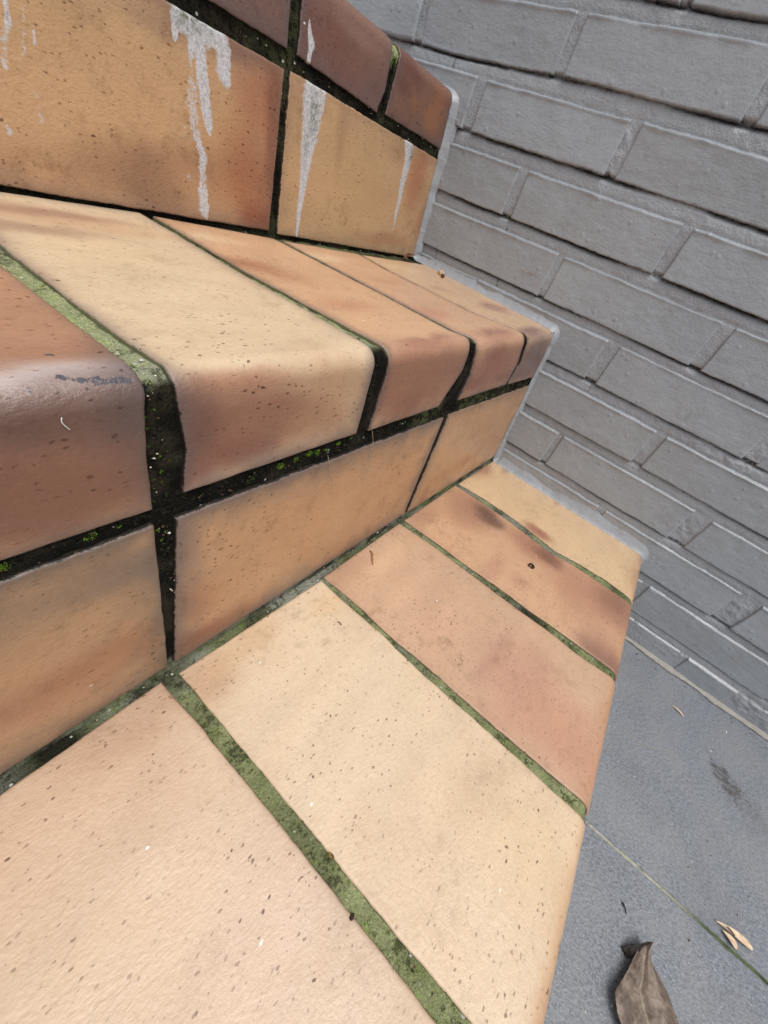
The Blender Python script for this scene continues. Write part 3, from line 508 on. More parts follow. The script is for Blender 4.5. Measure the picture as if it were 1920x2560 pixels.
def tread_name(k): return 'tread_tile' if k == 1 else 'nosing_tile'
seed = 100
for key, k in (('t1A', 1), ('t1B', 1), ('t1C', 1), ('t1D', 1), ('t1E', 1)):
    d = TD[key]; xl = d['L'][0][1]; xr = d['R'][0][1]
    yb = {'t1A': (.129, .1284), 't1B': (.126, .1192), 't1C': (.1201, .1185), 't1D': (.1175, .1146), 't1E': (.1135, .1087)}[key]
    seed += 10
    make_tile(tread_name(k), k, d['L'], d['R'], yb[0], yb[1], .095, .095, TC[key], core[1], seed, step=.002, grime=.3)
zn = dict(t2A=(.2871, .2856), t2B=(.2890, .2905), t2C=(.2893, .2900), t2D=(.2896, .2895), t2E=(.2885, .2868))
ybk = dict(t2A=(.372, .369), t2B=(.369, .3745), t2C=(.3715, .3600), t2D=(.357, .350), t2E=(.3485, .347))
SCUFF = [[(.0045, .050, .0015, .56), (.0075, .058, .0022, .64), (.0085, .070, .0020, .62)], [(.0075, .040, .0018, .62), (.0082, .0405, .0016, .6)], [(.0085, .0475, .0022, .5), (.0085, .048, .002, .5)],
         [(.011, .055, .0022, .5), (.0105, .058, .002, .45)], [(-.012, .018, .0008, .5), (-.008, .034, .0010, .45)], [(-.0105, .050, .0007, .6), (-.0075, .060, .0008, .55)], [(-.001, .056, .0006, .55), (-.0005, .064, .0008, .5)]]
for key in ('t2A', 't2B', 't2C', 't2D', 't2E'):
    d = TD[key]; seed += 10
    o = make_tile('nosing_tile', 2, d['L'], d['R'], *ybk[key], *zn[key], TC[key], core[2], seed, step=.002, scuff=SCUFF if key == 't2A' else None, grime=.2)  # whitish blob of t2A paints a sky highlight along its rounded edge
zn3 = dict(t3B=(.4855, .4855), t3C=(.4855, .4856), t3D=(.4856, .4800), t3E=(.4825, .4815))
for key in ('t3C', 't3D', 't3E'):
    d = TD[key]; seed += 10
    make_tile('nosing_tile', 3, d['L'], d['R'], .640, .640, *zn3[key], TC[key], core[3], seed, step=.0025, drips=DR.get(key), grime=.5)
# neighbours that run on to the left, out of the picture
V = [(.86, .68, .52), (.80, .60, .44), (.87, .72, .54), (.76, .52, .38)]
for i in range(6):
    xr_ = -.084 - i * .144
    for k, yb, zb in ((1, .129, .095), (2, .372, .287), (3, .640, .4855)):
        seed += 3
        make_tile('tread_tile' if k == 1 else 'nosing_tile', k, [[0, xr_ - .134]], [[0, xr_]], yb, yb, zb, zb, cfgof(V[(i + k) % 4]), core[k], seed, step=.008)
for i in range(2):
    make_tile('nosing_tile', 3, [[0, -.074 + i * .13]], [[0, .046 + i * .128]], .640, .640, .4855, .4855, cfgof((.56, .38, .32)), core[3], 900 + i, step=.006)
# risers
R2 = dict(r2A=((-.205, .2755), (-.205, .1460), (.0662, .1500), (.0705, .2759)),
          r2B=((.0807, .2752), (.0702, .1490), (.3440, .1525), (.3555, .2755)),
          r2C=((.3640, .2765), (.3499, .1515), (.607, .1530), (.607, .2749)))
for key, q in R2.items():
    seed += 10; make_riser('riser_tile', 2, *q, RC[key], core[2], seed, step=.002, grime=.5)
R3 = dict(r3A=((.050, .475), (.058, .3575), (.3270, .3581), (.3335, .4738)), r3B=((.3398, .4750), (.3366, .3566), (.607, .3560), (.607, .4715)))
MOSS = dict(r3A=[(.246, .472, .02, .006, .9), (.232, .475, .01, .004, .9)], r3B=[(.372, .455, .006, .016, .95), (.366, .43, .004, .016, .6), (.545, .462, .006, .01, .9)])
for key, q in R3.items():
    seed += 10; make_riser('riser_tile', 3, *q, RC[key], core[3], seed, step=.0014, drips=DR[key], grime=.45, moss=MOSS[key])
for i in range(3):
    a = -.215 - i * .275
    make_riser('riser_tile', 2, (a - .265, .2755), (a - .265, .1495), (a, .1495), (a, .2755), cfgof((.78, .58, .38)), core[2], 950 + i, step=.01)
    b = .040 - i * .275
    make_riser('riser_tile', 3, (b - .265, .4755), (b - .265, .3575), (b, .3575), (b, .4755), cfgof((.82, .62, .38)), core[3], 960 + i, step=.01)
for i in range(6):
    a = .607 - i * .26
    make_riser('riser_tile', 1, (a - .252, .082), (a - .252, .003), (a, .003), (a, .082), cfgof((.80, .60, .40)), core[1], 970 + i, step=.01)
# solid body behind the mortar so that no gap shows from another side
def box_mesh(name, lo, hi):
    x0, y0, z0 = lo; x1, y1, z1 = hi
    V_ = [(x0, y0, z0), (x1, y0, z0), (x1, y1, z0), (x0, y1, z0), (x0, y0, z1), (x1, y0, z1), (x1, y1, z1), (x0, y1, z1)]
    return raw_mesh(name, V_, [(0, 3, 2, 1), (4, 5, 6, 7), (0, 1, 5, 4), (1, 2, 6, 5), (2, 3, 7, 6), (3, 0, 4, 7)], False)
M_CORE = mat_plain('rough_concrete', (.42, .40, .37), (.32, .30, .27), 60, .95, .002)
for lo, hi in (((-.95, -.145, 0), (XE - .002, .7, .132)), ((-.95, .155, .132), (XE - .002, .7, .338)), ((-.95, .395, .338), (XE - .002, .7, .525))):
    link('concrete_core', box_mesh('concrete_core', lo, hi), M_CORE, stairs)

# ------------------------------------------------------------------ moss in the joints (stuff)
def tufts(name, spots, mat, parent, seed, size=.0011, up=(0, -.35, 1)):
    rs = np.random.default_rng(seed); V_, F_ = [], []
    for (x, y, z, rad, n) in spots:
        for _ in range(n):
            a = rs.normal(0, 1, 3); a /= np.linalg.norm(a); rr = rad * rs.random() ** .5
            c = np.array([x, y, z]) + a * rr * np.array([1, .55, .7])
            if a[1] > 0: c[1] -= abs(a[1]) * rr * .5
            d = rs.normal(0, 1, 3) + np.array(up) * 1.2; d /= np.linalg.norm(d)
            e = np.cross(d, rs.normal(0, 1, 3)); e /= np.linalg.norm(e)
            s = size * rs.uniform(.5, 1.3); b = len(V_)
            V_ += [c - e * s * .35, c + e * s * .35, c + d * s * 1.3]
            F_.append((b, b + 1, b + 2))
    return link(name, raw_mesh(name, V_, F_, False), mat, parent)
M_MOSS = mat_plain('bright_moss', (.42, .56, .10), (.20, .32, .06), 500, .8, .0003)
M_MOSSD = mat_plain('dark_moss', (.14, .13, .085), (.075, .07, .05), 300, .9, .0003)
spots, dspots = [], []
jz = lambda x: .283 + .0 * x
def onface(k, x, z, off=.0025): return (x, f_face(k, z, x) + off, z)
rs = np.random.default_rng(5)
for (x, z, r, n) in ((.148, .2835, .0032, 230), (.161, .284, .0022, 110), (.172, .2855, .0035, 170), (.180, .284, .003, 160), (.188, .2835, .0022, 80), (.2, .2855, .003, 90),
                     (.128, .281, .0016, 40), (.0448, .281, .0028, 160), (.056, .2805, .0014, 40), (.0155, .281, .0028, 170), (.012, .2835, .0018, 60), (.0685, .334, .0012, 18),
                     (.0725, .318, .001, 16), (.074, .327, .0008, 12), (.078, .312, .0008, 12), (.0735, .262, .0012, 24), (.0725, .270, .001, 14), (.0775, .304, .001, 14), (.069, .309, .001, 12), (.214, .286, .002, 60)):
    spots.append((*onface(2, x, z), r, n))
for _ in range(34):
    x = rs.uniform(-.02, .60); z = .2825 + rs.normal(0, .0022)
    spots.append((*onface(2, x, z), rs.uniform(.0004, .0009), rs.integers(3, 8)))
for _ in range(26):
    z = rs.uniform(.25, .345); x = .076 + rs.normal(0, .003); spots.append((*onface(2, x, z, .0028), rs.uniform(.0003, .0007), rs.integers(3, 7)))
for _ in range(420):
    x = rs.uniform(-.05, .606); z = .2825 + rs.normal(0, .0035); dspots.append((*onface(2, x, z), rs.uniform(.001, .0024), 14))
for _ in range(160):
    z = rs.uniform(.16, .345); x = .0755 + rs.normal(0, .0028) * np.clip((z - .15) / .15, .2, 1); dspots.append((*onface(2, x, z, .003), rs.uniform(.0008, .0018), 12))
for (xa, xb, za, zb_) in ((.226, .217, .345, .295), (.366, .350, .345, .295), (.510, .503, .345, .295), (.609, .608, .348, .28), (.359, .347, .275, .155)):
    for _ in range(60):
        f = rs.random(); w = .0028 if xa < .4 and xa != .359 else .0011
        dspots.append((*onface(2, xa + (xb - xa) * f + rs.normal(0, w * .6), za + (zb_ - za) * f), rs.uniform(.0006, .0014), 10))
for _ in range(300):
    x = rs.uniform(.17, .606); z = .4795 + rs.normal(0, .0028); dspots.append((*onface(3, x, z), rs.uniform(.0008, .0018), 9))
for (xa, xb, za, zb_, n) in ((.481, .474, .525, .485, 60), (.340, .340, .53, .488, 30), (.609, .609, .520, .474, 110), (.609, .609, .47, .36, 40), (.337, .332, .475, .36, 70)):
    for _ in range(n):
        f = rs.random(); dspots.append((*onface(3, xa + (xb - xa) * f + rs.normal(0, .0016), za + (zb_ - za) * f), rs.uniform(.0008, .0018), 12))
for x in (.478, .4785, .477): spots.append((*onface(3, x, .523 + rs.normal(0, .003)), .0025, 60))
o = tufts('moss', spots, M_MOSS, stairs, 31, .0008); tag(o, kind='stuff')
o = tufts('moss', dspots, M_MOSSD, stairs, 32, .0014); tag(o, kind='stuff')

# crumbs and pale grit lying in the joints (stuff)
def grit(name, pts, mat, parent, seed, sizes):
    rs = np.random.default_rng(seed); V_, F_ = [], []
    for (x, y, z) in pts:
        s = rs.uniform(*sizes); b = len(V_)
        q = np.array([(1, 0, 0), (-1, 0, 0), (0, 1, 0), (0, -1, 0), (0, 0, 1), (0, 0, -1)], float) * s * rs.uniform(.5, 1.2, (6, 1)) * np.array([1, 1, .6])
        a = rs.uniform(0, 6.28); c_, s_ = math.cos(a), math.sin(a)
        q = q @ np.array([[c_, s_, 0], [-s_, c_, 0], [0, 0, 1]])
        V_ += list(q + np.array([x, y, z + s * .3]))
        F_ += [(b + i, b + j, b + 4) for i, j in ((0, 2), (2, 1), (1, 3), (3, 0))] + [(b + j, b + i, b + 5) for i, j in ((0, 2), (2, 1), (1, 3), (3, 0))]
    return link(name, raw_mesh(name, V_, F_, False), mat, parent)
M_GRIT = mat_plain('pale_grit', (.80, .79, .74), (.55, .5, .42), 400, .8)
M_CRUMB = mat_plain('brown_crumbs', (.34, .25, .17), (.16, .11, .08), 400, .9)
gp, cp = [], []
for _ in range(46):
    x = rs.uniform(.0, .6); gp.append((x, f_face(2, .143, x) - .001 + rs.normal(0, .0018), .1425))
for _ in range(60):
    x = rs.uniform(.0, .6); cp.append((x, f_face(2, .143, x) - .002 + rs.normal(0, .003), .1428))
for _ in range(40):
    x = rs.uniform(.15, .6); (gp if rs.random() < .5 else cp).append((x, .368 + rs.normal(0, .0015), .3545))
for xj, (a, b) in ((.063, (-.25, .12)), (.207, (-.14, .12)), (.346, (-.14, .11)), (.482, (-.14, .11))):
    for _ in range(26): (gp if rs.random() < .35 else cp).append((xj + rs.normal(0, .002), rs.uniform(a, b) if a > -.2 else rs.uniform(-.15, b), .1415))
for _ in range(26): gp.append((.0775 + rs.normal(0, .0022), rs.uniform(.145, .3), .3482))
for _ in range(14): gp.append((.215 + rs.normal(0, .002), rs.uniform(.15, .36), .3495))
for _ in range(70):
    x = rs.uniform(0, .6); z = .2815 + rs.normal(0, .002); cp.append((x, f_face(2, z, x) + .001, z))
for _ in range(46):
    z = rs.uniform(.155, .345); x = .0755 + rs.normal(0, .0026) * np.clip((z - .15) / .15, .25, 1); (gp if rs.random() < .45 else cp).append((x, f_face(2, z, x) + .0012, z))
for _ in range(60):
    x = rs.uniform(.17, .6); z = .4795 + rs.normal(0, .0022); (gp if rs.random() < .4 else cp).append((x, f_face(3, z, x) + .001, z))
o = grit('grit', gp, M_GRIT, stairs, 3, (.0003, .0010)); tag(o, kind='stuff')
o = grit('crumbs', cp, M_CRUMB, stairs, 4, (.0003, .0010)); tag(o, kind='stuff')

# ------------------------------------------------------------------ brick wall
wall = empty('brick_wall', (WX + .05, 0, 0))
tag(wall, 'brick wall coated in thick grey paint, rising on the right beside the tiled stairs', 'wall')
ZB = {0: .636, 1: .5735, 2: .5085, 3: .4430, 4: .3775, 5: .3135, 6: .2475, 7: .1820, 8: .1155, 9: .0500, 10: -.0140}
ZT = {0: .689, 1: .6215, 2: .5565, 3: .4930, 4: .4285, 5: .3665, 6: .2985, 7: .2340, 8: .1695, 9: .1038, 10: .0380}
for k in range(-1, -12, -1): ZB[k] = ZB[0] - k * .0648; ZT[k] = ZB[k] + .0535
PERP = {1: [(.4590, .4700), (.2588, .2702), (.0560, .0690)], 2: [(.3490, .3630), (.1520, .1655)], 3: [(.2520, .2650), (.0480, .0605)],
        4: [(.1620, .1705), (-.0490, -.0350)], 5: [(.2600, .2640), (.0430, .0585), (-.1650, -.1495)], 6: [(-.0700, -.0565)], 7: [(.0370, .0456), (-.1810, -.1577)],
        8: [(-.2980, -.2710), (-.0740, -.0640)], 9: [(-.410, -.400), (-.192, -.182)], 10: [(-.3850, -.3760), (-.3020, -.2890)], 0: [(.165, .176)]}
for k in range(-1, -12, -1): PERP[k] = [(.165 + (.105 if k % 2 else 0), .176 + (.105 if k % 2 else 0))]
Y0, Y1 = -1.55, 1.25
def row_bricks(k):
    g = sorted(PERP[k]); L = []
    pos = g[0][0]
    out = []
    for a, b in zip(g[:-1], g[1:]): out.append((a[1], b[0]))
    y = g[0][0]
    while y > Y0: out.append((max(y - .2075, Y0), y)); y -= .2185
    y = g[-1][1]
    while y < Y1: out.append((y, min(y + .2075, Y1))); y += .2185
    return [(a, b) for a, b in out if b - a > .01]
def rowz(k, y, which):
    z = (ZB if which == 'b' else ZT)[k]
    if k == 1 and which == 'b': z = z - .004 * np.clip((np.asarray(y) - .22) / .15, 0, 1)
    if k == 1 and which == 't': z = z - .003 * np.clip((np.asarray(y) - .22) / .15, 0, 1) + .002 * np.clip((.2 - np.asarray(y)) / .1, 0, 1)
    sd = (k + 20) * 7 + (3 if which == 'b' else 0)
    return z + .0009 * noise(y, np.zeros_like(y) + k, 22, sd, 3) + .0004 * noise(y, np.zeros_like(y) + k, 160, sd + 1, 2)
EB = np.array([-1, 0, .0004, .0009, .0016, .0026, .0040])
def make_brick(k, y0, y1, seed):
    vis = -.55 < (y0 + y1) / 2 < .55 and ZB[k] < .7
    step = .0028 if vis else .02
    eb = EB if vis else np.array([-1, 0, .0012, .004])
    nE = len(eb); ny = max(int((y1 - y0) / step), 2); nz = max(int(.053 / step), 2)
    fy = np.concatenate([np.zeros(nE), np.arange(1, ny) / ny, np.ones(nE)]); fz = np.concatenate([np.zeros(nE), np.arange(1, nz) / nz, np.ones(nE)])
    FY, FZ = np.meshgrid(fy, fz)
    ya = y0 + .0007 * noise(FZ * .05, 0 * FZ, 70, seed); yb = y1 + .0007 * noise(FZ * .05, 0 * FZ + 2, 70, seed + 1)
    Y = (ya + .004) * (1 - FY) + (yb - .004) * FY
    D = np.full((4,) + Y.shape, 9.)
    for j in range(nE):
        Y[:, j] = ya[:, j] + max(eb[j], 0); D[0][:, j] = eb[j]
        Y[:, -1 - j] = yb[:, -1 - j] - max(eb[j], 0); D[1][:, -1 - j] = eb[j]
    zb = rowz(k, Y, 'b'); zt = rowz(k, Y, 't')
    Z = (zb + .004) * (1 - FZ) + (zt - .004) * FZ
    for j in range(nE):
        Z[j] = zb[j] + max(eb[j], 0); D[2][j] = eb[j]
        Z[-1 - j] = zt[-1 - j] - max(eb[j], 0); D[3][-1 - j] = eb[j]
    drop = np.maximum.reduce([edge_drop(D[0], .0020, .012), edge_drop(D[1], .0020, .012), edge_drop(D[2], .0012, .014), np.where(D[3] < 0, .014, (.0034 + .0008 * noise(Y, 0 * Y, 40, seed + 17, 2)) * np.clip(1 - np.maximum(D[3], 0) / .0026, 0, 1) ** 1.0)])
    # thick paint gathers in a soft ridge along the top arris
    dz = zt - Z
    ridge = (.0012 if k < 9 else .0003) * np.exp(-((dz - .0026) / .0012) ** 2) * np.clip(.75 + .8 * noise(Y, Z * 0, 45, seed + 7, 2), 0, 1.5)
    wav = .0006 * noise(Y, Z, 22, seed + 9, 3) + .00016 * noise(Y, Z, 140, seed + 11, 2)
    rs_ = np.random.default_rng(seed)
    for _ in range(5 if vis else 0):
        cy, cz = rs_.uniform(y0, y1), rs_.uniform(ZB[k], ZT[k]); rr = rs_.uniform(.0012, .003)
        wav = wav + rs_.choice([-1, 1, 1]) * .0006 * np.exp(-(((Y - cy) / rr) ** 2 + ((Z - cz) / rr) ** 2))
    tilt = rs_.normal(0, .0006) * (FZ - .5) * 2
    X = WX + drop - ridge - wav + tilt + rs_.normal(0, .0005)
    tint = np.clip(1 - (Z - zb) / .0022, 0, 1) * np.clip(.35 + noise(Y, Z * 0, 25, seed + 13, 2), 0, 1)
    me = grid_mesh('brick', np.stack([X, Y, Z], -1), {'tint': tint})
    return link('brick', me, M_BRICK, wall)
nb = 0
for k in sorted(PERP):
    for (a, b) in row_bricks(k):
        if b < Y0 + .01 or a > Y1: continue
        if ZT[k] < .02: continue
        if a > .75 and ZT[k] < .5: continue
        make_brick(k, a, b, 3000 + nb * 19); nb += 1
# mortar between the bricks: recessed under the upper brick, running out to the top arris of the lower one
def mortar_sheet(name, ya, yb, za, zb_, step):
    ny, nz = int((yb - ya) / step), int((zb_ - za) / step)
    Y, Z = np.meshgrid(np.linspace(ya, yb, ny), np.linspace(za, zb_, nz))
    depth = np.full(Y.shape, .0026); tint = np.zeros(Y.shape)
    rough = noise(Y, Z, 150, 71, 4)
    ks = sorted(ZB)
    depth += .0011 * noise(Y, Z, 60, 72, 3)
    perpd = np.full(Y.shape, .0028) + .0010 * noise(Y, Z, 35, 77, 2)
    # bad patches where the pointing is rough
    bad = np.exp(-(((Y + .29) / .02) ** 2 + ((Z - .142) / .022) ** 2)) + np.exp(-(((Y + .17) / .012) ** 2 + ((Z - .208) / .022) ** 2)) * .9 + \
          np.exp(-(((Y + .12) / .05) ** 2 + ((Z - .306) / .006) ** 2)) + np.exp(-(((Y + .16) / .02) ** 2 + ((Z - .33) / .02) ** 2)) + .6 * np.exp(-(((Y + .01) / .06) ** 2 + ((Z - .565) / .02) ** 2)) + \
          .7 * np.exp(-(((Y - .16) / .012) ** 2 + ((Z - .535) / .02) ** 2)) + .6 * np.exp(-(((Y + .04) / .03) ** 2 + ((Z - .375) / .01) ** 2)) + np.exp(-(((Y + .40) / .03) ** 2 + ((Z - .03) / .02) ** 2))
    depth = np.where(Z < .040, perpd * .25 - .0004, perpd)
    for k in ks:
        if k + 1 not in ZT: continue
        up = rowz(k, Y, 'b'); lo = rowz(k + 1, Y, 't')
        t = (Z - lo) / (up - lo)
        inb = (t > -.12) & (t < 1.15)
        tt = np.clip(t, 0, 1)
        gap = np.clip(.65 + 1.3 * noise(Y, 0 * Y + k, 13, 90 + k, 3), .1, 1.25)
        prof = .0032 - .0008 * np.clip(tt / .2, 0, 1) + .0012 * tt + .0078 * gap * np.clip((tt - .68) / .32, 0, 1) ** 1.4
        depth = np.where(inb, prof, depth)
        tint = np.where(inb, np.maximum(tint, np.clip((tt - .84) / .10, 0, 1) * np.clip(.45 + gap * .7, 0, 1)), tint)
    depth = depth - rough * (.0006 + .0016 * bad) - .0009 * bad
    # hairline settlement cracks across the bed joints
    for (cy, cz0, cz1, sl) in ((.2455, .557, .5725, .0), (.4035, .557, .570, 0), (.2515, .430, .443, .1), (.232, .3665, .378, .2), (.3405, .3665, .378, .2), (.0450, .2985, .314, .1)):
        yy = cy + (Z - cz0) * sl + .0006 * noise(Z, 0 * Z, 300, 5)
        w = np.exp(-((Y - yy) / .0005) ** 2) * (Z > cz0 - .002) * (Z < cz1 + .002)
        depth = depth + .002 * w; tint = np.maximum(tint, w)
    X = WX + depth
    me = grid_mesh(name, np.stack([X, Y, Z], -1), {'tint': tint})
    return link(name, me, M_MORT, wall)
mortar_sheet('mortar', -.56, .70, -.01, .75, .0016)
mortar_sheet('mortar', -1.55, -.56, -.01, 1.36, .012); mortar_sheet('mortar', .70, 1.25, .4, 1.36, .012); mortar_sheet('mortar', -.56, .70, .75, 1.36, .012)
link('wall_core', box_mesh('wall_core', (WX + .014, Y0, -.05), (WX + .11, Y1, 1.36)), M_CORE, wall)

# painted sealing fillet that follows the steps up the wall
def fillet():
    path = []     # (y, z, outward ny, nz, width)
    def seg(k, s0, s1, n, w0, w1):
        for s in np.linspace(s0, s1, n):
            P, N = surf(k, s, XE); path.append((P[1], P[2], N[1], N[2], w0 + (w1 - w0) * (s - s0) / (s1 - s0 + 1e-9)))
    def sbot(k, z): return float(s_bottom(k, z, XE))
    seg(3, -.24, 0, 80, .006, .009); seg(3, .0005, .0245, 14, .009, .012); seg(3, .026, sbot(3, .358), 50, .012, .0085)
    seg(2, float(s_back(2, .366, XE)), 0, 90, .012, .012); seg(2, .0005, .0245, 14, .012, .006); seg(2, .026, sbot(2, .146), 80, .0045, .0072)
    seg(1, float(s_back(1, .107, XE)), -.0005, 120, .0125, .0165); seg(1, .0002, .0155, 10, .0165, .010); seg(1, .017, .15, 30, .008, .006)
    A = np.array(path); ds = np.concatenate([[0], np.cumsum(np.hypot(np.diff(A[:, 0]), np.diff(A[:, 1])))])
    # smooth the inner corners
    nrm = A[:, 2:4].copy(); ker = np.ones(9) / 9
    for c in (0, 1): nrm[:, c] = np.convolve(np.pad(nrm[:, c], 4, 'edge'), ker, 'valid')
    nrm /= np.linalg.norm(nrm, axis=1)[:, None]
    fine = np.arange(0, ds[-1], .0016)
    cy, cz, ny, nz, w = [np.interp(fine, ds, q) for q in (A[:, 0], A[:, 1], nrm[:, 0], nrm[:, 1], A[:, 4])]
    w = w * (1 + .40 * noise(fine, 0 * fine, 38, 55, 3)); q = np.linspace(0, 1, 12)
    Q, I = np.meshgrid(q, np.arange(len(fine)), indexing='xy')
    W_ = w[:, None]
    out = -.0012 + W_ * Q
    x = (XE - .0012) + (WX + .0012 - XE) * Q ** .55 + .0012 * Q + .0004 * noise(fine[:, None] + 0 * Q, out, 110, 57, 3)
    x = np.where(Q < .06, x, x)
    rim = .0006 * noise(fine, 0 * fine, 160, 58, 2)[:, None]
    Y = cy[:, None] + ny[:, None] * (out + rim); Z = cz[:, None] + nz[:, None] * (out + rim)
    tint = np.clip(1 - Q / .10, 0, 1) * .8
    me = grid_mesh('sealing_fillet', np.stack([x, Y, Z], -1), {'tint': tint})
    o = link('sealing_fillet', me, M_FILLET, wall); o['label'] = 'lighter grey sealing fillet along the stair edge'
fillet()
# pale mortar bead where wall meets slate
def floor_bead():
    y = np.arange(-1.5, -.158, .0016); q = np.linspace(0, 1, 9)
    Yg, Q = np.meshgrid(y, q, indexing='ij')
    w = .0065 + .003 * noise(Yg, 0 * Yg, 30, 61, 3) - .004 * np.clip((Yg + .26) / .08, 0, 1); h = .008 + .003 * noise(Yg, 0 * Yg, 22, 62, 3)
    x = WX - w + (w + .004) * Q; z = .0012 + h * Q ** 1.4 + .0005 * noise(Yg, Q * .02, 200, 63, 3)
    me = grid_mesh('mortar_bead', np.stack([x, Yg, z], -1), {'tint': np.clip(1 - Q * 4, 0, 1) * .8})
    link('mortar_bead', me, M_BEAD, wall)
M_BEAD = mat_paint('pale_lime_mortar', (.60, .59, .56), (.6, .8))
floor_bead()

# ------------------------------------------------------------------ slate paving
ground = tag(link('ground', box_mesh('ground', (-60, -60, -.12), (60, 60, -.012)), mat_plain('packed_earth', (.36, .33, .29), (.26, .24, .20), 8, .95, .01), None), kind='structure')
pave = tag(link('paving', grid_mesh('paving', np.stack(np.meshgrid(np.linspace(-1.6, .62, 700), np.linspace(-2.2, -.10, 660), indexing='ij') + [np.full((700, 660), -.0014)], -1),
      None), M_GROUT, None, center=False), kind='structure')
def paving_col():
    me = pave.data; n = len(me.vertices); co = np.empty(n * 3, np.float32); me.vertices.foreach_get('co', co); co = co.reshape(-1, 3)
    y = co[:, 1]; x = co[:, 0]
    n1 = noise(x, y, 40, 91, 3)
    f = np.clip((-.30 - y) / .06 + .3 * n1, 0, 1)
    c = mixc(np.broadcast_to(lin((.74, .73, .68)), (n, 3)), lin((.39, .44, .31)), f)
    at = me.attributes.new('col', 'FLOAT_COLOR', 'POINT'); b = np.ones((n, 4), np.float32); b[:, :3] = c; at.data.foreach_set('color', b.ravel())
    co[:, 2] += noise(x, y, 160, 92, 3) * .0003; me.vertices.foreach_set('co', co.ravel()); me.update()
paving_col()
JX = .2972
def slab(x0, x1, y0, y1, seed, fine):
    step = .004 if fine else .03
    e = np.array([-1, 0, .0006, .0015, .003]); nE = len(e)
    nx, ny = max(int((x1 - x0) / step), 2), max(int((y1 - y0) / step), 2)
    fx = np.concatenate([np.zeros(nE), np.arange(1, nx) / nx, np.ones(nE)]); fy = np.concatenate([np.zeros(nE), np.arange(1, ny) / ny, np.ones(nE)])
    FX, FY = np.meshgrid(fx, fy, indexing='ij')
    X = (x0 + .003) * (1 - FX) + (x1 - .003) * FX; Y = (y0 + .003) * (1 - FY) + (y1 - .003) * FY
    d = np.full((4,) + X.shape, 9.)
    for j in range(nE):
        X[j] = x0 + max(e[j], 0); d[0][j] = e[j]; X[-1 - j] = x1 - max(e[j], 0); d[1][-1 - j] = e[j]
        Y[:, j] = y0 + max(e[j], 0); d[2][:, j] = e[j]; Y[:, -1 - j] = y1 - max(e[j], 0); d[3][:, -1 - j] = e[j]
    wob = .0006 * noise(Y, 0 * X, 70, seed, 3)
    Z = -np.maximum.reduce([edge_drop(q, .0012, .009) for q in d]) + .0005 * noise(X, Y, 18, seed, 3)
    stain = np.zeros(X.shape)
    for L in DATA['stain']: stain = np.maximum(stain, stroke_field([[(a[0], a[1], a[2] * 2.2 + .004, a[3] * .62) for a in L]], Y, X))
    alg = np.clip(1 - np.abs(X - JX) / .004, 0, 1) * np.clip((-.30 - Y) / .05, 0, 1)
    me = grid_mesh('slab', np.stack([X + wob, Y, Z], -1), {'stain': stain, 'algae': alg}, flip=True)
    return link('slab', me, M_SLATE, pave)
sd = 0
xs = [(JX + .0017, .6195), (-.0045, JX - .0017), (-.3065, -.0075), (-.6085, -.3095), (-.9105, -.6115), (-1.2125, -.9135), (-1.5145, -1.2155)]
ysl = [(-.64, -.11), (-1.243, -.643), (-1.846, -1.246)]
for i, (a, b) in enumerate(xs):
    for j, (c, d_) in enumerate(ysl):
        sd += 5; slab(a, b, c, d_, 500 + sd, i < 2 and j == 0)

rs = np.random.default_rng(77)
sp, sd_ = [], []
for _ in range(230):
    u = rs.random()
    x = .604 - abs(rs.normal(0, .012)) if u < .55 else rs.uniform(.05, .60); y = rs.uniform(-.62, -.17)
    (sp if rs.random() < .4 else sd_).append((x, y, .0002))
o = grit('grit', sp, M_GRIT, None, 41, (.0003, .0011)); tag(o, 'pale grit scattered over the slate paving and along the wall foot', 'grit', kind='stuff')
o = grit('grit', sd_, M_CRUMB, None, 42, (.0003, .0013)); tag(o, 'dark crumbs of soil scattered over the slate paving', 'soil crumbs', kind='stuff')
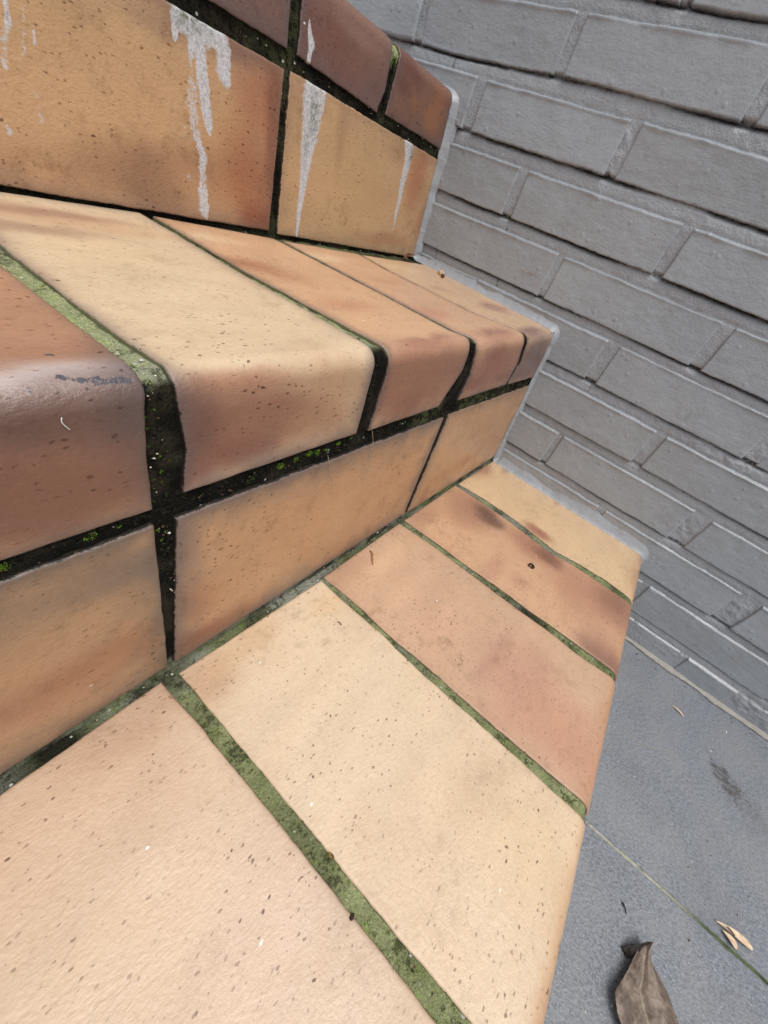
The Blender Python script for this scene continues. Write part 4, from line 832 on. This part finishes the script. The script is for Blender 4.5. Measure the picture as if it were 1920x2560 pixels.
# ------------------------------------------------------------------ fallen leaf
def leaf():
    root = empty('fallen_leaf', (.20, -.31, 0))
    tag(root, 'dry grey-brown leaf with a curled dark tip lying on the slate', 'leaf')
    Lf = np.array([(.2403, -.2948), (.2318, -.2872), (.2182, -.2822), (.2024, -.2767), (.1882, -.2701), (.1810, -.2723), (.1737, -.2775), (.164, -.287), (.154, -.300), (.147, -.313), (.142, -.327), (.139, -.338)])
    Rt = np.array([(.2403, -.2948), (.2355, -.2962), (.2300, -.3002), (.2255, -.3060), (.2200, -.3130), (.2135, -.3195), (.2060, -.3255), (.196, -.332), (.184, -.3375), (.170, -.3400), (.154, -.3405), (.139, -.338)])
    def resamp(A_, n):
        q = np.linspace(0, 1, len(A_)); u = np.linspace(0, 1, n)
        return np.stack([np.interp(u, q, A_[:, 0]), np.interp(u, q, A_[:, 1])], -1)
    def smooth(A_, k=9):
        B_ = A_.copy(); w_ = np.ones(k) / k
        for c_ in (0, 1): B_[:, c_] = np.convolve(np.pad(A_[:, c_], k // 2, 'edge'), w_, 'valid')
        B_[0], B_[-1] = A_[0], A_[-1]; return B_
    nu, nv = 150, 70
    Lp, Rp = smooth(resamp(Lf, nu)), smooth(resamp(Rt, nu))
    U, V_ = np.meshgrid(np.linspace(0, 1, nu), np.linspace(0, 1, nv), indexing='ij')
    ser = .0007 * (np.abs(np.mod(U * 60, 1) - .5) * 2 - .5) + .0006 * noise(U * .1, V_ * 0 + 3, 300, 12)
    eL = np.clip(1 - V_ / .05, 0, 1); eR = np.clip((V_ - .95) / .05, 0, 1)
    dirv = (Lp - Rp); wd = np.linalg.norm(dirv, axis=1)[:, None] + 1e-9; dirv = dirv / wd
    P = np.zeros((nu, nv, 3)); P[..., :2] = Lp[:, None] * (1 - V_[..., None]) + Rp[:, None] * V_[..., None] + dirv[:, None] * ((eL - eR) * ser)[..., None]
    rib = .50 - .06 * np.sin(U * 2.6)
    h = np.interp(V_ - rib, [-.55, -.3, -.12, 0, .12, .3, .5], [.0070, .0096, .0104, .0086, .0112, .0108, .0058]) * np.interp(U, [0, .15, .8, 1], [1.25, 1.05, .9, .35])
    h = h + .0016 * noise(P[..., 0], P[..., 1], 60, 8, 3) * (1 - eL) + .0004 * noise(P[..., 0], P[..., 1], 260, 9, 2)
    P[..., 2] = h
    dv = (V_ - rib) * wd
    vein = np.exp(-(dv / .0006) ** 2)
    sv = np.abs(np.mod(U * 8 - np.abs(V_ - rib) * 2.6 + .3, 1) - .5) * 2
    vein = np.maximum(vein, .35 * np.clip((sv - .90) / .10, 0, 1) * (V_ > .06) * (V_ < .94))
    P[..., 2] += .0004 * np.exp(-(dv / .0006) ** 2)
    me = grid_mesh('blade', P, {'vein': vein})
    t = NT('dry_leaf')
    n1 = t.noise(70, 5, .65); n2 = t.noise(500, 4, .7)
    c = t.mix(t.step(n1, .36, .64), lin((.56, .50, .45)), lin((.36, .31, .27)))
    c = t.mix(t.step(n2, .42, .68, 0, .5), c, lin((.27, .23, .20)))
    c = t.mix(t.math('MULTIPLY', t.attr('vein', 'Fac'), .6), c, lin((.66, .60, .53)))
    m = t.done(c, .62, t.bump(t.math('ADD', n2, t.attr('vein', 'Fac')), .0005, .8), .35)
    o = link('blade', me, m, root)
    so = o.modifiers.new('thickness', 'SOLIDIFY'); so.thickness = .0003
    # the tip folds back and down towards the paving
    n2_, m2_ = 26, 16
    A_, B_ = np.meshgrid(np.linspace(0, 1, n2_), np.linspace(0, 1, m2_), indexing='ij')
    p0 = np.array([.2405, -.2945, .0108]); p1 = np.array([.2225, -.2752, .0012])
    q0 = np.array([.2235, -.2880, .0085])
    top = p0 + (p1 - p0) * A_[..., None]; low = q0 + (np.array([.2190, -.2810, .0008]) - q0) * A_[..., None]
    Pt = top * (1 - B_[..., None]) + low * B_[..., None]
    Pt[..., 2] += .0022 * np.sin(A_ * math.pi) + .0007 * noise(A_ * .05, B_ * .05, 200, 4)
    Pt[..., 0] += .0008 * noise(A_ * .05, B_ * .05, 120, 14)
    t = NT('shaded_leaf_underside'); n1 = t.noise(300, 4, .7)  # near-black colour carries the painted shade under the curled tip
    m = t.done(t.mix(t.step(n1, .4, .65), lin((.20, .18, .165)), lin((.11, .10, .09))), .7, t.bump(n1, .0005, .6), .3)
    f = link('curled_tip', grid_mesh('curled_tip', Pt), m, root); f['label'] = 'dark curled tip of the leaf'
    so = f.modifiers.new('thickness', 'SOLIDIFY'); so.thickness = .0003
    # stalk
    return root
def tube(name, pts, rad, mat, parent=None, seg=8, center=True):
    pts = np.array(pts, float); n = len(pts)
    # densify with Catmull-Rom
    Q = []
    for i in range(n - 1):
        a, b, c, d = pts[max(i - 1, 0)], pts[i], pts[i + 1], pts[min(i + 2, n - 1)]
        for t_ in np.linspace(0, 1, 6, endpoint=False):
            Q.append(.5 * ((2 * b) + (-a + c) * t_ + (2 * a - 5 * b + 4 * c - d) * t_ ** 2 + (-a + 3 * b - 3 * c + d) * t_ ** 3))
    Q.append(pts[-1]); Q = np.array(Q); m = len(Q)
    rad = np.interp(np.linspace(0, 1, m), np.linspace(0, 1, len(rad)), rad) if hasattr(rad, '__len__') else np.full(m, rad)
    T_ = np.gradient(Q, axis=0); T_ /= np.linalg.norm(T_, axis=1)[:, None] + 1e-12
    up = np.array([.12, .31, .95]); A_ = np.cross(T_, up); A_ /= np.linalg.norm(A_, axis=1)[:, None] + 1e-12; B_ = np.cross(T_, A_)
    th = np.linspace(0, 2 * math.pi, seg + 1)
    P = Q[:, None, :] + rad[:, None, None] * (np.cos(th)[None, :, None] * A_[:, None, :] + np.sin(th)[None, :, None] * B_[:, None, :])
    return link(name, grid_mesh(name, P), mat, parent, center)
lf = leaf()
M_STALK = mat_plain('dry_stalk', (.42, .34, .27), (.28, .22, .17), 300, .8)
tube('stalk', [(.140, -.338, .003), (.130, -.343, .005), (.118, -.345, .003), (.108, -.350, .002)], (.0011, .0009), M_STALK, lf)

# ------------------------------------------------------------------ small debris, each piece a thing
PT = DATA['pts']
M_STRAW = mat_plain('pale_bract', (.86, .78, .67), (.74, .62, .50), 260, .7, .0003, .3, (1, .3, 1))
M_BROWNB = mat_plain('brown_plant_scrap', (.42, .27, .16), (.24, .14, .09), 300, .7)
M_DARKB = mat_plain('dark_crumb', (.22, .16, .12), (.10, .08, .07), 300, .9)
M_YEL = mat_plain('yellow_brown_twiglet', (.70, .50, .26), (.50, .33, .16), 300, .7)
M_WHITE = mat_plain('white_paint_chip', (.90, .90, .88), (.78, .78, .76), 300, .6)
M_FIBRE = mat_plain('pale_fibre', (.72, .66, .55), (.5, .45, .36), 300, .7)
def blade(name, a, b, w, mat, label, cat, group=None, lift=.0008, bend=.001, notch=0, asym=0):
    a, b = np.array(a, float), np.array(b, float); ax = b - a; L = np.linalg.norm(ax); ax /= L
    side = np.cross((0, 0, 1), ax); side /= np.linalg.norm(side)
    U, V_ = np.meshgrid(np.linspace(0, 1, 30), np.linspace(-1, 1, 11), indexing='ij')
    pr = w * np.interp(U, [0, .12, .35, .62, .85, .96, 1], [.03, .3, .75, 1, .85, .5, .1]) * (1 + .12 * noise(U * .05, V_ * .001, 400, int(L * 1e5)))
    P = a + ax * (U * L)[..., None] + side * (V_ * pr)[..., None] + side * (asym * np.sin(U * 3.14))[..., None]
    P[..., 2] = P[..., 2] * 1.0 + lift + bend * np.sin(U * math.pi) + .0005 * V_ ** 2 + .0002 * noise(U * .05, V_ * .01, 200, 3)
    o = link(name, grid_mesh(name, P), mat); so = o.modifiers.new('thickness', 'SOLIDIFY'); so.thickness = .0004
    return tag(o, label, cat, group)
blade('bract', (.3097, -.3612, 0), (.3128, -.3960, 0), .0034, M_STRAW, 'longer of the two pale beige bract flakes on the green slate joint', 'bract', lift=.0012, bend=.003)
blade('bract', (.3060, -.3668, 0), (.3008, -.3800, 0), .0032, M_STRAW, 'shorter beige bract flake with brown marks beside the longer one on the slate', 'bract', lift=.0020, bend=.002)
blade('bract_mark', (.3102, -.3688, .0052), (.3082, -.3758, .0048), .0005, M_BROWNB, 'thin brown husk sliver lying across the two pale bract flakes', 'husk', lift=0, bend=.0004)
blade('grass_husk', (.5425, -.3070, 0), (.5378, -.3245, 0), .0017, M_STRAW, 'thin straw coloured grass husk on the slate near the wall foot', 'husk', lift=.0005, bend=.0015)
def lump(name, c, r, mat, label, cat, seed, group=None):
    rs = np.random.default_rng(seed); U, V_ = np.meshgrid(np.linspace(0, math.pi, 12), np.linspace(0, 2 * math.pi, 17), indexing='ij')
    d = 1 + .28 * noise(np.sin(U) * np.cos(V_) * .01, np.sin(U) * np.sin(V_) * .01 + np.cos(U) * .013, 160, seed, 3)
    P = np.stack([np.sin(U) * np.cos(V_) * r[0] * d, np.sin(U) * np.sin(V_) * r[1] * d, np.cos(U) * r[2] * d], -1) + np.array(c) + np.array([0, 0, r[2] * .85])
    return tag(link(name, grid_mesh(name, P), mat), label, cat, group)
zt = lambda y: f_top(2, y)
lump('seed_husk', (.585, .3060, zt(.306)), (.0042, .0052, .0034), mat_plain('cream_husk', (.84, .74, .60), (.68, .55, .42), 300, .7), 'cream seed husk on the fillet between the middle tread and the wall', 'seed husk', 4)
lump('bud', (.573, .2955, zt(.296)), (.0034, .0030, .0026), M_BROWNB, 'small red-brown bud lying beside the cream seed husk', 'bud', 5)
blade('leaf_scrap', (.5560, .3560, zt(.35)), (.5890, .3600, zt(.35) + .006), .0036, M_BROWNB, 'brown shrivelled leaf scrap in the upper inner corner against the wall', 'leaf scrap', lift=.001, bend=.003)
lump('bud', (.5610, .3540, zt(.35)), (.0030, .0026, .0022), M_BROWNB, 'dark brown bud at the foot of the upper riser next to the leaf scrap', 'bud', 6)
tube('twiglet', [(.2715, .1122, .1440), (.2690, .1075, .1452), (.2640, .1035, .1450), (.2590, .0985, .1440)], (.0006, .0008, .0006), M_YEL)
tag(bpy.context.scene.collection.objects[-1], 'yellow-brown curved twiglet on the lower tread near the riser', 'twig')
c = PT['crumb']; t = tube('curled_crumb', [(c[0] - .003, c[1] + .002, .1438), (c[0] - .001, c[1] + .0036, .1444), (c[0] + .0028, c[1] + .0022, .1442), (c[0] + .003, c[1] - .0015, .1438), (c[0] + .0002, c[1] - .0028, .1436), (c[0] - .0026, c[1] - .0012, .1436), (c[0] - .0008, c[1] + .0008, .1442)], (.0008, .0012, .0007), M_DARKB)
tag(t, 'curled dark crumb on the blotched brown tile of the lower tread', 'crumb')
lump('crumb', (PT['crumbA'][0], PT['crumbA'][1], .1420), (.0012, .0020, .0010), mat_plain('ochre_crumb', (.55, .45, .24), (.3, .24, .14), 300, .8), 'ochre crumb on the right rim of the wide green joint in the lower tread', 'crumb', 8)
lump('crumb', (PT['crumbB'][0], PT['crumbB'][1], .1420), (.0018, .0012, .0009), M_DARKB, 'dark crumb on the left rim of the wide green joint low in the picture', 'crumb', 9)
c = PT['chip']; lump('paint_chip', (c[0], c[1] + .001, .1430), (.0022, .0010, .0009), M_WHITE, 'white chip in the joint at the foot of the lower riser', 'chip', 10)
c = PT['bit']; t = tube('husk_curl', [(c[0] - .001, c[1] - .001, .1435), (c[0] - .0014, c[1] + .001, .1448), (c[0] + .0004, c[1] + .002, .1452), (c[0] + .0016, c[1], .1445)], .0005, M_BROWNB)
tag(t, 'tiny brown husk curl in the joint at the foot of the lower riser', 'husk')
c = PT['curl']; t = tube('husk_curl', [(c[0], c[1] + .0022, .1434), (c[0] + .0008, c[1] + .0006, .1440), (c[0] + .0002, c[1] - .0008, .1440), (c[0] + .0006, c[1] - .002, .1434)], .00035, M_DARKB)
tag(t, 'dark hooked husk on the cream tile of the lower tread', 'husk')
for nm, sd_, lb in (('ch1', 20, 'white chip on the slate next to the dark stain'), ('ch2', 21, 'smaller white chip on the slate left of the dark stain')):
    c = PT[nm]; lump('paint_chip', (c[0], c[1], .0002), (.0016 if nm == 'ch1' else .0009, .0010, .0005), M_WHITE, lb, 'chip', sd_)
c = PT['speck1']; lump('paint_chip', (c[0], c[1], .1430), (.0011, .0008, .0003), M_WHITE, 'white fleck on the large pink tile at lower left', 'chip', 22)
a, b = PT['bit0'], PT['bit1']; t = tube('husk_curl', [(a[0], a[1], .0008), ((a[0] + b[0]) / 2 + .0006, (a[1] + b[1]) / 2, .0016), (b[0], b[1], .0008)], (.0009, .0005, .0004), M_DARKB)
tag(t, 'small dark husk on the slate just above the fallen leaf', 'husk')
t = tube('fibre', [(p[0], p[1], z_) for p, z_ in zip((PT['th0'], PT['th1'], PT['th2'], PT['th3']), (.0005, .0012, .0010, .0005))], .00022, M_FIBRE, seg=5)
tag(t, 'pale curved hair-thin fibre on the slate beside the lower step', 'fibre')
fo = lambda p, off: (p[0], f_face(2, p[2], p[0]) - off, p[2])
t = tube('fibre', [fo((.1895, 0, .280), -.001), fo(PT['h1a'], .002), fo(PT['h1b'], .0025), fo(PT['h1c'], .001)], .0002, M_FIBRE, seg=5)
tag(t, 'pale root fibre hanging from the mossy joint over the long lower riser tile, left one', 'fibre')
t = tube('fibre', [fo((.2330, 0, .290), .001), fo(PT['h2a'], .003), fo(PT['h2b'], .003), fo(PT['h2c'], .001)], .0002, M_FIBRE, seg=5)
tag(t, 'pale root fibre hanging over the long lower riser tile under the brown nosing, right one', 'fibre')
w = PT['w1']; t = tube('fibre', [fo((w[0], 0, w[2] + .0026), .0006), fo((w[0] - .0004, 0, w[2] + .0008), .0010), fo((w[0] + .0014, 0, w[2] - .0026), .0005)], .00018, M_WHITE, seg=5)
tag(t, 'short white fibre stuck on the dark red-brown nosing at left', 'fibre')
t = tube('fibre', [(WX - .0012, .2070, .3982), (WX - .0020, .1980, .3968), (WX - .0016, .1860, .3992)], .0003, M_FIBRE, seg=5)
tag(t, 'short pale fibre caught in the paint of the brick wall', 'fibre')
